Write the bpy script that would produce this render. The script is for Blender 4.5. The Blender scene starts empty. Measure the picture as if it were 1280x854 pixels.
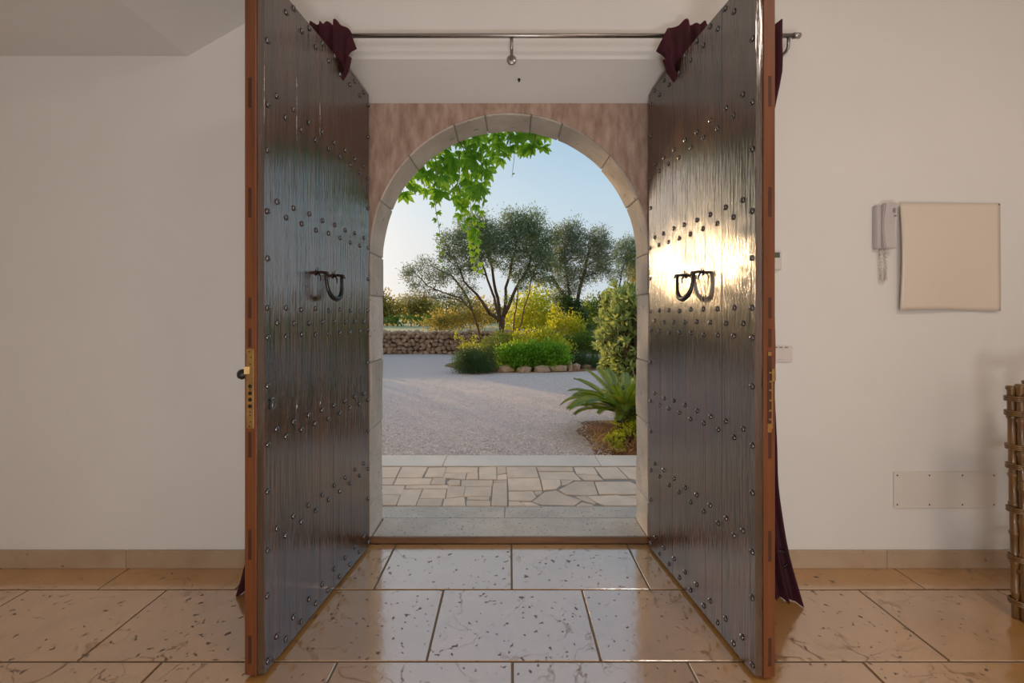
import bpy, bmesh, math, random
import numpy as np
from mathutils import Vector, Matrix, noise
PI = math.pi
rnd = random.Random(7)
rng = np.random.default_rng(11)
S = bpy.context.scene
C = S.collection

# ------------------------------------------------------------------ camera
F, PX, PY, EYE = 540.0, 637.0, 397.0, 1.25
cam = bpy.data.cameras.new('camera')
cam.sensor_width = 36.0
cam.lens = F / 1280 * 36
cam.shift_x = (640 - PX) / 1280
cam.shift_y = (PY - 427) / 1280
cam.clip_start, cam.clip_end = 0.05, 1000
cam_o = bpy.data.objects.new('camera', cam)
cam_o.location = (0, 0, EYE)
cam_o.rotation_euler = (PI / 2, 0, 0)
C.objects.link(cam_o)
S.camera = cam_o

def W(px, py, Y):
    """a point of the place from where it shows and how far away it stands"""
    return Vector(((px - PX) / F * Y, Y, EYE + (PY - py) / F * Y))

# ------------------------------------------------------------------ light
S.view_settings.view_transform = 'Standard'
S.view_settings.look = 'None'
S.view_settings.exposure = 0.0
S.view_settings.gamma = 1.0
S.view_settings.use_curve_mapping = False
S.cycles.max_bounces = 8
S.cycles.diffuse_bounces = 5
S.cycles.transparent_max_bounces = 8
S.cycles.sample_clamp_indirect = 6.0

SUN_DIR = Vector((-0.62, 0.78, 0.105)).normalized()

def build_world():
    w = bpy.data.worlds.new('evening_sky')
    S.world = w
    w.use_nodes = True
    nt = w.node_tree
    N, L = nt.nodes, nt.links
    N.clear()
    tc = N.new('ShaderNodeTexCoord')
    nrm = N.new('ShaderNodeVectorMath'); nrm.operation = 'NORMALIZE'
    L.new(tc.outputs['Generated'], nrm.inputs[0])
    sep = N.new('ShaderNodeSeparateXYZ')
    L.new(nrm.outputs[0], sep.inputs[0])
    ramp = N.new('ShaderNodeValToRGB')
    e = ramp.color_ramp.elements
    e[0].position, e[0].color = 0.0, (0.68, 0.67, 0.63, 1)
    e[1].position, e[1].color = 1.0, (0.40, 0.57, 0.76, 1)
    for p, c in ((0.07, (0.60, 0.69, 0.75, 1)), (0.17, (0.58, 0.69, 0.76, 1)), (0.26, (0.51, 0.67, 0.78, 1)), (0.37, (0.41, 0.59, 0.745, 1))):
        el = e.new(p); el.color = c
    L.new(sep.outputs['Z'], ramp.inputs['Fac'])
    dot = N.new('ShaderNodeVectorMath'); dot.operation = 'DOT_PRODUCT'
    L.new(nrm.outputs[0], dot.inputs[0]); dot.inputs[1].default_value = SUN_DIR
    mx = N.new('ShaderNodeMath'); mx.operation = 'MAXIMUM'; mx.inputs[1].default_value = 0.0
    L.new(dot.outputs['Value'], mx.inputs[0])
    pw = N.new('ShaderNodeMath'); pw.operation = 'POWER'; pw.inputs[1].default_value = 7.0
    L.new(mx.outputs[0], pw.inputs[0])
    glow = N.new('ShaderNodeMix'); glow.data_type = 'RGBA'
    glow.inputs[6].default_value = (0, 0, 0, 1); glow.inputs[7].default_value = (0.55, 0.34, 0.17, 1)
    L.new(pw.outputs[0], glow.inputs[0])
    add = N.new('ShaderNodeMix'); add.data_type = 'RGBA'; add.blend_type = 'ADD'
    add.inputs[0].default_value = 1.0
    L.new(ramp.outputs['Color'], add.inputs[6]); L.new(glow.outputs[2], add.inputs[7])
    pw2 = N.new('ShaderNodeMath'); pw2.operation = 'POWER'; pw2.inputs[1].default_value = 55.0
    L.new(mx.outputs[0], pw2.inputs[0])
    halo = N.new('ShaderNodeMix'); halo.data_type = 'RGBA'      # bright air around the low sun
    halo.inputs[6].default_value = (0, 0, 0, 1); halo.inputs[7].default_value = (2.4, 1.7, 1.0, 1)
    L.new(pw2.outputs[0], halo.inputs[0])
    add2 = N.new('ShaderNodeMix'); add2.data_type = 'RGBA'; add2.blend_type = 'ADD'
    add2.inputs[0].default_value = 1.0
    L.new(add.outputs[2], add2.inputs[6]); L.new(halo.outputs[2], add2.inputs[7])
    add = add2
    bg = N.new('ShaderNodeBackground'); bg.inputs['Strength'].default_value = 1.0
    L.new(add.outputs[2], bg.inputs['Color'])
    out = N.new('ShaderNodeOutputWorld')
    L.new(bg.outputs[0], out.inputs['Surface'])
build_world()

sun = bpy.data.lights.new('sun', 'SUN')
sun.energy = 4.6
sun.angle = math.radians(1.0)
sun.color = (1.0, 0.66, 0.34)
sun_o = bpy.data.objects.new('sun', sun)
sun_o.rotation_euler = SUN_DIR.to_track_quat('Z', 'Y').to_euler()
C.objects.link(sun_o)

def area(name, loc, rot, sx, sy, power, col):
    l = bpy.data.lights.new(name, 'AREA')
    l.shape = 'RECTANGLE'; l.size, l.size_y = sx, sy
    l.energy = power; l.color = col
    o = bpy.data.objects.new(name, l)
    o.location = loc; o.rotation_euler = rot
    C.objects.link(o)
    return o
area('room_lamp', (1.7, -0.6, 3.5), (0, 0, 0), 0.9, 0.9, 34, (1.0, 0.86, 0.73))
area('back_fill', (-0.2, -4.05, 1.55), (PI / 2, 0, 0), 3.2, 1.9, 34, (1.0, 0.97, 0.94))  # unseen fill added behind the camera; the back wall has no window
area('soffit_fill', (0.25, -0.75, 0.25), (math.radians(142), 0, 0), 0.5, 0.4, 24, (0.95, 0.97, 1.0))  # added fill aimed up to brighten the doorway soffit; no lamp stands here

# ------------------------------------------------------------------ materials
MATS = {}
def mat(name, c1, c2=None, scale=6.0, rough=0.6, detail=4.0, stretch=(1, 1, 1), coords='Object', bump=0.0, bump_scale=None,
        bump_dist=0.01, metal=0.0, ior=1.5, coat=0.0, coat_rough=0.1, coat_ior=1.5, spec=0.5, sheen=0.0, trans=0.0, trans_col=None, pits=None, veins=None,
        rand=0.0, ramp=(0.3, 0.7), island=0.0, rough2=None):
    m = bpy.data.materials.new(name)
    m.use_nodes = True
    nt = m.node_tree; N, L = nt.nodes, nt.links
    b = N['Principled BSDF']
    b.inputs['Roughness'].default_value = rough
    b.inputs['Metallic'].default_value = metal
    b.inputs['IOR'].default_value = ior
    b.inputs['Coat Weight'].default_value = coat
    b.inputs['Coat Roughness'].default_value = coat_rough
    b.inputs['Coat IOR'].default_value = coat_ior
    if sheen:
        b.inputs['Sheen Weight'].default_value = sheen
        b.inputs['Sheen Tint'].default_value = (*[min(1, x * 8) for x in c1], 1)
    b.inputs['Specular IOR Level'].default_value = spec
    dull = []
    if c2 is None: c2 = tuple(x * 0.85 for x in c1)
    if coords == 'World':
        geo = N.new('ShaderNodeNewGeometry'); src = geo.outputs['Position']
    else:
        tc = N.new('ShaderNodeTexCoord'); src = tc.outputs[coords]
    mp = N.new('ShaderNodeMapping'); mp.inputs['Scale'].default_value = stretch
    L.new(src, mp.inputs['Vector'])
    oi = N.new('ShaderNodeObjectInfo')
    if rand:
        cmb = N.new('ShaderNodeVectorMath'); cmb.operation = 'SCALE'
        cmb.inputs[0].default_value = (17.0, 31.0, 23.0)
        L.new(oi.outputs['Random'], cmb.inputs['Scale'])
        L.new(cmb.outputs[0], mp.inputs['Location'])
    vec = mp.outputs[0]
    n = N.new('ShaderNodeTexNoise'); n.inputs['Scale'].default_value = scale; n.inputs['Detail'].default_value = detail
    n.inputs['Roughness'].default_value = 0.6
    L.new(vec, n.inputs['Vector'])
    r = N.new('ShaderNodeValToRGB')
    r.color_ramp.elements[0].position, r.color_ramp.elements[1].position = ramp
    r.color_ramp.elements[0].color = (*c1, 1); r.color_ramp.elements[1].color = (*c2, 1)
    L.new(n.outputs['Fac'], r.inputs['Fac'])
    col = r.outputs['Color']
    if veins:                                     # (scale, width, colour)
        nz = N.new('ShaderNodeTexNoise'); nz.inputs['Scale'].default_value = veins[0]; nz.inputs['Detail'].default_value = 5.0
        nz.inputs['Distortion'].default_value = 0.8
        L.new(vec, nz.inputs['Vector'])
        sb = N.new('ShaderNodeMath'); sb.operation = 'SUBTRACT'; sb.inputs[1].default_value = 0.5
        L.new(nz.outputs['Fac'], sb.inputs[0])
        ab = N.new('ShaderNodeMath'); ab.operation = 'ABSOLUTE'; L.new(sb.outputs[0], ab.inputs[0])
        mr = N.new('ShaderNodeMapRange'); mr.inputs['From Min'].default_value = 0.0; mr.inputs['From Max'].default_value = veins[1]
        mr.inputs['To Min'].default_value = veins[3] if len(veins) > 3 else 0.7; mr.inputs['To Max'].default_value = 0.0
        L.new(ab.outputs[0], mr.inputs['Value'])
        mk = N.new('ShaderNodeTexNoise'); mk.inputs['Scale'].default_value = veins[0] * 0.6; L.new(vec, mk.inputs['Vector'])
        mk2 = N.new('ShaderNodeMapRange'); mk2.inputs['From Min'].default_value = 0.45; mk2.inputs['From Max'].default_value = 0.62
        L.new(mk.outputs['Fac'], mk2.inputs['Value'])
        mu = N.new('ShaderNodeMath'); mu.operation = 'MULTIPLY'; L.new(mr.outputs[0], mu.inputs[0]); L.new(mk2.outputs[0], mu.inputs[1])
        mv = N.new('ShaderNodeMix'); mv.data_type = 'RGBA'; mv.inputs[7].default_value = (*veins[2], 1)
        L.new(mu.outputs[0], mv.inputs[0]); L.new(col, mv.inputs[6]); col = mv.outputs[2]; dull.append(mu.outputs[0])
    if pits:                                      # (scale, threshold, colour)
        nz = N.new('ShaderNodeTexNoise'); nz.inputs['Scale'].default_value = pits[0]; nz.inputs['Detail'].default_value = 3.0
        L.new(vec, nz.inputs['Vector'])
        mr = N.new('ShaderNodeMapRange'); mr.inputs['From Min'].default_value = pits[1]; mr.inputs['From Max'].default_value = pits[1] + 0.05
        L.new(nz.outputs['Fac'], mr.inputs['Value'])
        mv = N.new('ShaderNodeMix'); mv.data_type = 'RGBA'; mv.inputs[7].default_value = (*pits[2], 1)
        L.new(mr.outputs[0], mv.inputs[0]); L.new(col, mv.inputs[6]); col = mv.outputs[2]; dull.append(mr.outputs[0])
    if coat and dull:                             # open pores and cracks hold no wax
        prev = None
        for d_ in dull:
            mm = N.new('ShaderNodeMath'); mm.operation = 'MULTIPLY_ADD'; mm.inputs[1].default_value = -coat
            L.new(d_, mm.inputs[0]); mm.use_clamp = True
            if prev is None: mm.inputs[2].default_value = coat
            else: L.new(prev, mm.inputs[2])
            prev = mm.outputs[0]
        L.new(prev, b.inputs['Coat Weight'])
    if rand or island:
        hs = N.new('ShaderNodeHueSaturation')
        mr = N.new('ShaderNodeMapRange')
        k = island or rand
        mr.inputs['To Min'].default_value = 1 - k; mr.inputs['To Max'].default_value = 1 + k
        if island:
            g2 = N.new('ShaderNodeNewGeometry'); L.new(g2.outputs['Random Per Island'], mr.inputs['Value'])
        else:
            L.new(oi.outputs['Random'], mr.inputs['Value'])
        L.new(mr.outputs[0], hs.inputs['Value']); L.new(col, hs.inputs['Color']); col = hs.outputs['Color']
    L.new(col, b.inputs['Base Color'])
    if rough2 is not None:
        mr = N.new('ShaderNodeMapRange'); mr.inputs['To Min'].default_value = rough; mr.inputs['To Max'].default_value = rough2
        L.new(n.outputs['Fac'], mr.inputs['Value']); L.new(mr.outputs[0], b.inputs['Roughness'])
    if bump:
        nb = N.new('ShaderNodeTexNoise'); nb.inputs['Scale'].default_value = bump_scale or scale * 4; nb.inputs['Detail'].default_value = 4.0
        L.new(vec, nb.inputs['Vector'])
        bp = N.new('ShaderNodeBump'); bp.inputs['Strength'].default_value = bump; bp.inputs['Distance'].default_value = bump_dist
        L.new(nb.outputs['Fac'], bp.inputs['Height'])
        L.new(bp.outputs[0], b.inputs['Normal'])
        if coat: L.new(bp.outputs[0], b.inputs['Coat Normal'])
    if trans:
        t = N.new('ShaderNodeBsdfTranslucent')
        if trans_col: t.inputs['Color'].default_value = (*trans_col, 1)
        else: L.new(col, t.inputs['Color'])
        ms = N.new('ShaderNodeMixShader'); ms.inputs[0].default_value = trans
        L.new(b.outputs[0], ms.inputs[1]); L.new(t.outputs[0], ms.inputs[2])
        L.new(ms.outputs[0], N['Material Output'].inputs['Surface'])
    MATS[name] = m
    return m

M_wall = mat('cream_plaster', (0.78, 0.755, 0.72), (0.745, 0.72, 0.685), 1.6, 0.75, bump=0.08, bump_scale=60)
M_ceil = mat('ceiling_plaster', (0.74, 0.72, 0.69), (0.70, 0.68, 0.65), 1.2, 0.8)
M_pink = mat('pink_brushed_plaster', (0.275, 0.175, 0.128), (0.51, 0.37, 0.295), 11.0, 0.85, 8.0, (2.6, 1, 0.8), bump=0.5, bump_scale=38, bump_dist=0.006)
M_arch = mat('weathered_limestone', (0.58, 0.52, 0.46), (0.40, 0.345, 0.30), 4.5, 0.85, 6.0, rand=0.10, bump=0.5, bump_scale=45, bump_dist=0.008,
             pits=(26.0, 0.66, (0.30, 0.26, 0.22)))
M_facade = mat('facade_render', (0.62, 0.53, 0.42), (0.55, 0.46, 0.36), 2.0, 0.9)
M_tile = mat('travertine_tile', (0.62, 0.33, 0.11), (0.48, 0.24, 0.07), 3.2, 0.34, 7.0, coat=1.0, coat_rough=0.15, coat_ior=3.4, coords='World', rand=0.07, bump=0.12, bump_scale=14, bump_dist=0.01,
             veins=(4.5, 0.016, (0.17, 0.10, 0.06), 0.85), pits=(42.0, 0.64, (0.16, 0.105, 0.07)), rough2=0.42)
M_grout = mat('sand_grout', (0.20, 0.16, 0.125), (0.15, 0.12, 0.09), 20, 0.9)
M_base = mat('baseboard_stone', (0.50, 0.37, 0.25), (0.40, 0.28, 0.18), 5.0, 0.4, 6.0, rand=0.06, pits=(24.0, 0.68, (0.22, 0.14, 0.08)))
M_plank = mat('dark_varnished_oak', (0.009, 0.0035, 0.0022), (0.10, 0.042, 0.022), 5.0, 0.33, 7.0, (5.0, 5.0, 0.35), rand=0.14, bump=0.75, bump_scale=17, bump_dist=0.004,
              ior=1.5, coat=1.0, coat_rough=0.15, coat_ior=2.45, spec=0.0, ramp=(0.35, 0.75))
M_frame = mat('orange_brown_mahogany', (0.125, 0.034, 0.010), (0.20, 0.062, 0.018), 5.0, 0.38, 6.0, (7, 7, 0.5), bump=0.15, bump_scale=30, bump_dist=0.002)
M_tenon = mat('dark_tenon_wood', (0.075, 0.02, 0.008), (0.05, 0.014, 0.006), 20, 0.6)
M_iron = mat('dark_wrought_iron', (0.035, 0.032, 0.032), (0.06, 0.052, 0.05), 40, 0.36, metal=0.85)
M_stud = mat('polished_iron_stud', (0.17, 0.17, 0.18), (0.24, 0.235, 0.235), 40, 0.2, metal=0.95)
M_rusty = mat('reddish_iron', (0.06, 0.022, 0.02), (0.035, 0.025, 0.025), 30, 0.4, metal=0.6)
M_brass = mat('worn_brass', (0.56, 0.36, 0.14), (0.40, 0.25, 0.10), 30, 0.35, metal=0.9)
M_black = mat('black_plastic', (0.012, 0.012, 0.012), (0.018, 0.018, 0.018), 10, 0.35)
M_steel = mat('brushed_steel', (0.42, 0.39, 0.36), (0.36, 0.33, 0.31), 30, 0.32, metal=1.0)
M_velvet = mat('burgundy_velvet', (0.05, 0.002, 0.010), (0.03, 0.0012, 0.006), 9, 0.85, sheen=0.25, bump=0.1, bump_scale=80)
M_white = mat('white_plastic', (0.70, 0.64, 0.60), (0.68, 0.62, 0.58), 5, 0.35)
M_greyw = mat('grey_white_plastic', (0.56, 0.51, 0.50), (0.54, 0.49, 0.48), 5, 0.4)
M_cream = mat('cream_enamel', (0.74, 0.635, 0.53), (0.72, 0.615, 0.51), 3, 0.16, coat=0.4, coat_rough=0.05)
M_plate = mat('painted_steel_plate', (0.74, 0.69, 0.63), (0.72, 0.67, 0.61), 3, 0.45)
M_lcd = mat('lcd_grey', (0.10, 0.11, 0.085), (0.09, 0.10, 0.08), 5, 0.2)
M_mark = mat('grey_print', (0.26, 0.23, 0.21), (0.25, 0.22, 0.20), 5, 0.6)
M_bamboo = mat('aged_bamboo', (0.24, 0.12, 0.035), (0.09, 0.042, 0.014), 9, 0.35, 5, (3, 3, 0.6), coat=0.3)
M_sill = mat('stained_sill_wood', (0.13, 0.055, 0.022), (0.22, 0.11, 0.05), 6, 0.45, 5, (0.4, 5, 5))
M_thresh = mat('tooled_limestone', (0.48, 0.41, 0.345), (0.66, 0.57, 0.48), 5, 0.65, 6, coords='World', rand=0.05, bump=0.9, bump_scale=70, bump_dist=0.006, pits=(60.0, 0.62, (0.26, 0.24, 0.21)))
M_pave = mat('crazy_paving_stone', (0.78, 0.60, 0.45), (0.60, 0.47, 0.37), 6, 0.75, 5, coords='World', rand=0.16, bump=0.4, bump_scale=30, bump_dist=0.006)
M_mortar = mat('grey_mortar', (0.27, 0.235, 0.20), (0.33, 0.29, 0.25), 18, 0.9, bump=0.4, bump_scale=60, coords='World')
M_kerb = mat('pale_kerb_stone', (0.78, 0.69, 0.60), (0.68, 0.60, 0.53), 4, 0.7, 5, coords='World', bump=0.2, bump_scale=40)
M_gravel = mat('pinkish_gravel', (0.46, 0.35, 0.31), (0.80, 0.68, 0.64), 95, 0.9, 3, coords='World', bump=0.9, bump_scale=70, bump_dist=0.02, ramp=(0.32, 0.62))
M_pebble = mat('gravel_pebble', (0.64, 0.53, 0.49), (0.76, 0.65, 0.60), 8, 0.9, coords='World', island=0.35)
M_soil = mat('reddish_soil', (0.20, 0.085, 0.048), (0.34, 0.17, 0.10), 14, 0.95, 5, coords='World', bump=0.8, bump_scale=50, bump_dist=0.02)
M_field = mat('dry_field', (0.42, 0.36, 0.20), (0.30, 0.30, 0.13), 0.25, 0.95, 5, coords='World')
M_drystone = mat('dry_stone', (0.56, 0.40, 0.28), (0.36, 0.24, 0.165), 7, 0.9, 5, rand=0.22, bump=0.5, bump_scale=20, bump_dist=0.02)
M_edging = mat('pale_edging_rock', (0.55, 0.40, 0.28), (0.42, 0.29, 0.20), 6, 0.9, 5, rand=0.12, bump=0.5, bump_scale=20, bump_dist=0.02)
M_bark = mat('olive_bark', (0.135, 0.088, 0.055), (0.075, 0.05, 0.034), 12, 0.9, 5, bump=0.6, bump_scale=30)
M_barkr = mat('reddish_bark', (0.20, 0.105, 0.055), (0.11, 0.06, 0.036), 12, 0.9, 5)
def leafmat(name, c1, c2, trans, tc, island=0.3, scale=2.5, rough=0.5):
    return mat(name, c1, c2, scale, rough, 3, trans=trans, trans_col=tc, island=island)
M_olive = leafmat('olive_leaf', (0.10, 0.165, 0.085), (0.19, 0.27, 0.15), 0.4, (0.25, 0.32, 0.13), 0.35, 1.2)
M_olive2 = leafmat('grey_olive_leaf', (0.12, 0.175, 0.115), (0.21, 0.265, 0.18), 0.4, (0.27, 0.31, 0.16), 0.35, 1.2)
M_gold = leafmat('golden_shrub_leaf', (0.22, 0.22, 0.05), (0.33, 0.28, 0.06), 0.45, (0.55, 0.43, 0.08))
M_yell = leafmat('yellow_green_leaf', (0.27, 0.33, 0.025), (0.45, 0.47, 0.035), 0.5, (0.80, 0.78, 0.05))
M_hedge = leafmat('hedge_leaf', (0.08, 0.24, 0.02), (0.17, 0.38, 0.03), 0.45, (0.50, 0.72, 0.05))
M_rosem = leafmat('dark_shrub_leaf', (0.035, 0.085, 0.026), (0.07, 0.135, 0.045), 0.25, (0.16, 0.26, 0.04))
M_mid = leafmat('mid_green_leaf', (0.06, 0.14, 0.025), (0.12, 0.22, 0.035), 0.4, (0.35, 0.45, 0.05))
M_dusty = leafmat('pale_whorled_leaf', (0.18, 0.28, 0.10), (0.31, 0.42, 0.18), 0.4, (0.52, 0.60, 0.16))
M_vine = leafmat('vine_leaf', (0.05, 0.20, 0.010), (0.12, 0.33, 0.02), 0.62, (0.34, 0.60, 0.06), 0.25, 9)
M_vine2 = leafmat('young_vine_leaf', (0.16, 0.30, 0.02), (0.24, 0.40, 0.03), 0.6, (0.62, 0.85, 0.06), 0.25, 9)
M_cycad = leafmat('cycad_leaflet', (0.075, 0.155, 0.02), (0.16, 0.25, 0.03), 0.3, (0.48, 0.55, 0.04), 0.25, 5, 0.3)
M_stem = mat('vine_stem', (0.09, 0.07, 0.03), (0.12, 0.10, 0.05), 20, 0.7)
M_straw = leafmat('straw_blade', (0.45, 0.30, 0.13), (0.55, 0.38, 0.17), 0.3, (0.6, 0.4, 0.15))

# ------------------------------------------------------------------ helpers
def link(o, parent=None):
    C.objects.link(o)
    if parent is not None: o.parent = parent
    return o

def tag(o, label=None, cat=None, group=None, kind=None):
    if label: o['label'] = label
    if cat: o['category'] = cat
    if group: o['group'] = group
    if kind: o['kind'] = kind
    return o

def empty(name, loc=(0, 0, 0), rz=0.0, label=None, cat=None, group=None, kind=None):
    o = bpy.data.objects.new(name, None)
    o.empty_display_size = 0.1
    o.location = loc; o.rotation_euler = (0, 0, rz)
    C.objects.link(o)
    return tag(o, label, cat, group, kind)

DENS = 4.0
class MB:
    """collects shapes; build() links them as one mesh object"""
    def __init__(self): self.v, self.f = [], []
    def add(self, vs, fs):
        k = len(self.v)
        self.v += [tuple(p) for p in vs]
        self.f += [tuple(i + k for i in q) for q in fs]
        return self
    def box(self, lo, hi):
        (a, b, c), (d, e, f) = lo, hi
        a, d = min(a, d), max(a, d); b, e = min(b, e), max(b, e); c, f = min(c, f), max(c, f)
        return self.add([(a, b, c), (d, b, c), (d, e, c), (a, e, c), (a, b, f), (d, b, f), (d, e, f), (a, e, f)],
                        [(0, 3, 2, 1), (4, 5, 6, 7), (0, 1, 5, 4), (1, 2, 6, 5), (2, 3, 7, 6), (3, 0, 4, 7)])
    def prism(self, poly, axis, a, b):
        """2D polygon (counter-clockwise seen from +axis) swept along an axis"""
        def P(u, v, w): return {'x': (w, u, v), 'y': (v, w, u), 'z': (u, v, w)}[axis]
        n = len(poly)
        vs = [P(u, v, a) for u, v in poly] + [P(u, v, b) for u, v in poly]
        fs = [tuple(range(n - 1, -1, -1)), tuple(range(n, 2 * n))] + [(i, (i + 1) % n, n + (i + 1) % n, n + i) for i in range(n)]
        return self.add(vs, fs)
    def tube(self, pts, rad, sides=6, cap=True):
        pts = [Vector(p) for p in pts]
        if not hasattr(rad, '__len__'): rad = [rad] * len(pts)
        up = None; vs = []; fs = []
        for i, p in enumerate(pts):
            t = (pts[min(i + 1, len(pts) - 1)] - pts[max(i - 1, 0)]).normalized()
            if up is None:
                up = t.cross(Vector((0, 0, 1)) if abs(t.z) < 0.9 else Vector((1, 0, 0))).normalized()
            up = (up - t * up.dot(t)).normalized()
            q = t.cross(up)
            for k in range(sides):
                a = 2 * PI * k / sides
                vs.append(p + (up * math.cos(a) + q * math.sin(a)) * rad[i])
        for i in range(len(pts) - 1):
            for k in range(sides):
                a, b = i * sides + k, i * sides + (k + 1) % sides
                fs.append((a, b, b + sides, a + sides))
        if cap:
            fs.append(tuple(range(sides - 1, -1, -1)))
            fs.append(tuple(range((len(pts) - 1) * sides, len(pts) * sides)))
        return self.add(vs, fs)
    def lathe(self, prof, origin, axis, sides=12):
        """profile of (radius, height along axis)"""
        axis = Vector(axis).normalized(); o = Vector(origin)
        u = axis.cross(Vector((0, 0, 1)) if abs(axis.z) < 0.9 else Vector((1, 0, 0))).normalized(); w = axis.cross(u)
        vs, fs = [], []
        for r, h in prof:
            for k in range(sides):
                a = 2 * PI * k / sides
                vs.append(o + axis * h + (u * math.cos(a) + w * math.sin(a)) * r)
        for i in range(len(prof) - 1):
            for k in range(sides):
                a, b = i * sides + k, i * sides + (k + 1) % sides
                fs.append((a, b, b + sides, a + sides))
        fs.append(tuple(range(sides - 1, -1, -1))); fs.append(tuple(range((len(prof) - 1) * sides, len(prof) * sides)))
        return self.add(vs, fs)
    def mesh(self, name, m, bevel=0.0, smooth=False, segs=1, jitter=0.0):
        me = bpy.data.meshes.new(name)
        me.from_pydata(self.v, [], self.f)
        bm = bmesh.new(); bm.from_mesh(me)
        bmesh.ops.recalc_face_normals(bm, faces=bm.faces)
        if bevel:
            bmesh.ops.bevel(bm, geom=list(bm.edges), offset=bevel, segments=segs, affect='EDGES', clamp_overlap=True)
        if jitter:
            for v in bm.verts:
                v.co += Vector(noise.noise_vector(v.co * 6.0)) * jitter
        bm.to_mesh(me); bm.free()
        if smooth:
            for p in me.polygons: p.use_smooth = True
        if m: me.materials.append(m)
        return me
    def build(self, name, m, parent=None, bevel=0.0, smooth=False, segs=1, jitter=0.0):
        return link(bpy.data.objects.new(name, self.mesh(name, m, bevel, smooth, segs, jitter)), parent)

def copy(o, parent=None, loc=None, rot=None, scale=None):
    c = o.copy(); C.objects.link(c)
    if parent is not None: c.parent = parent
    if loc is not None: c.location = loc
    if rot is not None: c.rotation_euler = rot
    if scale is not None: c.scale = scale
    return c

def new_ob(name, me, parent=None, loc=None, rot=None, scale=None):
    o = bpy.data.objects.new(name, me); link(o, parent)
    if loc is not None: o.location = loc
    if rot is not None: o.rotation_euler = rot
    if scale is not None: o.scale = scale
    return o

def quads_mesh(name, V, m):
    """V: (n,4,3) array of separate quads"""
    n = len(V)
    me = bpy.data.meshes.new(name)
    me.vertices.add(n * 4); me.vertices.foreach_set('co', V.astype(np.float32).ravel())
    me.loops.add(n * 4); me.loops.foreach_set('vertex_index', np.arange(n * 4, dtype=np.int32))
    me.polygons.add(n); me.polygons.foreach_set('loop_start', np.arange(0, n * 4, 4, dtype=np.int32))
    me.polygons.foreach_set('loop_total', np.full(n, 4, dtype=np.int32))
    me.update(); me.validate()
    me.materials.append(m)
    return me

def unit(a): return a / np.maximum(np.linalg.norm(a, axis=1, keepdims=True), 1e-9)

def leaf_quads(P, D, L, Wd, fold=0.25):
    """leaves at P pointing along D"""
    n = len(P)
    D = unit(D)
    R = unit(np.cross(D, unit(rng.normal(size=(n, 3)))))
    Nn = np.cross(R, D)
    L = (L * rng.uniform(0.7, 1.25, n))[:, None]; w = Wd * rng.uniform(0.75, 1.2, n)[:, None]
    mid = P + D * L * 0.45
    V = np.stack([P, mid + R * w * 0.5 + Nn * w * fold, P + D * L, mid - R * w * 0.5 + Nn * w * fold], axis=1)
    return V

def clump_leaves(clumps, per_m3, L, Wd, sub=0.35, tight=0.30, up=0.15, nmin=120):
    """leaf quads filling ellipsoid clumps ((centre, (rx,ry,rz)))"""
    out = []
    for c, r in clumps:
        c = np.array(c); r = np.array(r, dtype=float)
        n = max(nmin, int(per_m3 * 4.19 * r.prod() ** 1.0))
        k = max(5, int(n / 55))
        q = unit(rng.normal(size=(k, 3))) * (rng.uniform(0.15, 1, (k, 1)) ** 0.45)
        idx = rng.integers(0, k, n)
        off = rng.normal(size=(n, 3)) * tight
        lo = q[idx] + off
        P = c + lo * r
        D = unit(off + q[idx] * 0.5) + rng.normal(size=(n, 3)) * 0.55 + np.array([0, 0, up])
        out.append(leaf_quads(P, D, L, Wd))
    return np.concatenate(out)

def foliage(name, clumps, m, parent, per_m3, L, Wd, **k):
    o = new_ob(name, quads_mesh(name, clump_leaves(clumps, per_m3 * DENS, L, Wd, **k), m), parent)
    o['kind'] = 'stuff'
    return o

def limb(mb, a, b, r0, r1, sag=0.0, wob=0.06, n=6, sides=6):
    a, b = Vector(a), Vector(b)
    d = (b - a).length
    o1 = Vector((rnd.uniform(-1, 1), rnd.uniform(-1, 1), 0)) * wob * d
    pts, rad = [], []
    for i in range(n + 1):
        t = i / n
        p = a.lerp(b, t) + o1 * math.sin(PI * t) + Vector((0, 0, 1)) * sag * d * math.sin(PI * t)
        p += Vector((rnd.uniform(-1, 1), rnd.uniform(-1, 1), rnd.uniform(-1, 1))) * wob * 0.25 * d * (0 < i < n)
        pts.append(p); rad.append(r0 + (r1 - r0) * t)
    mb.tube(pts, rad, sides)
    return pts

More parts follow.
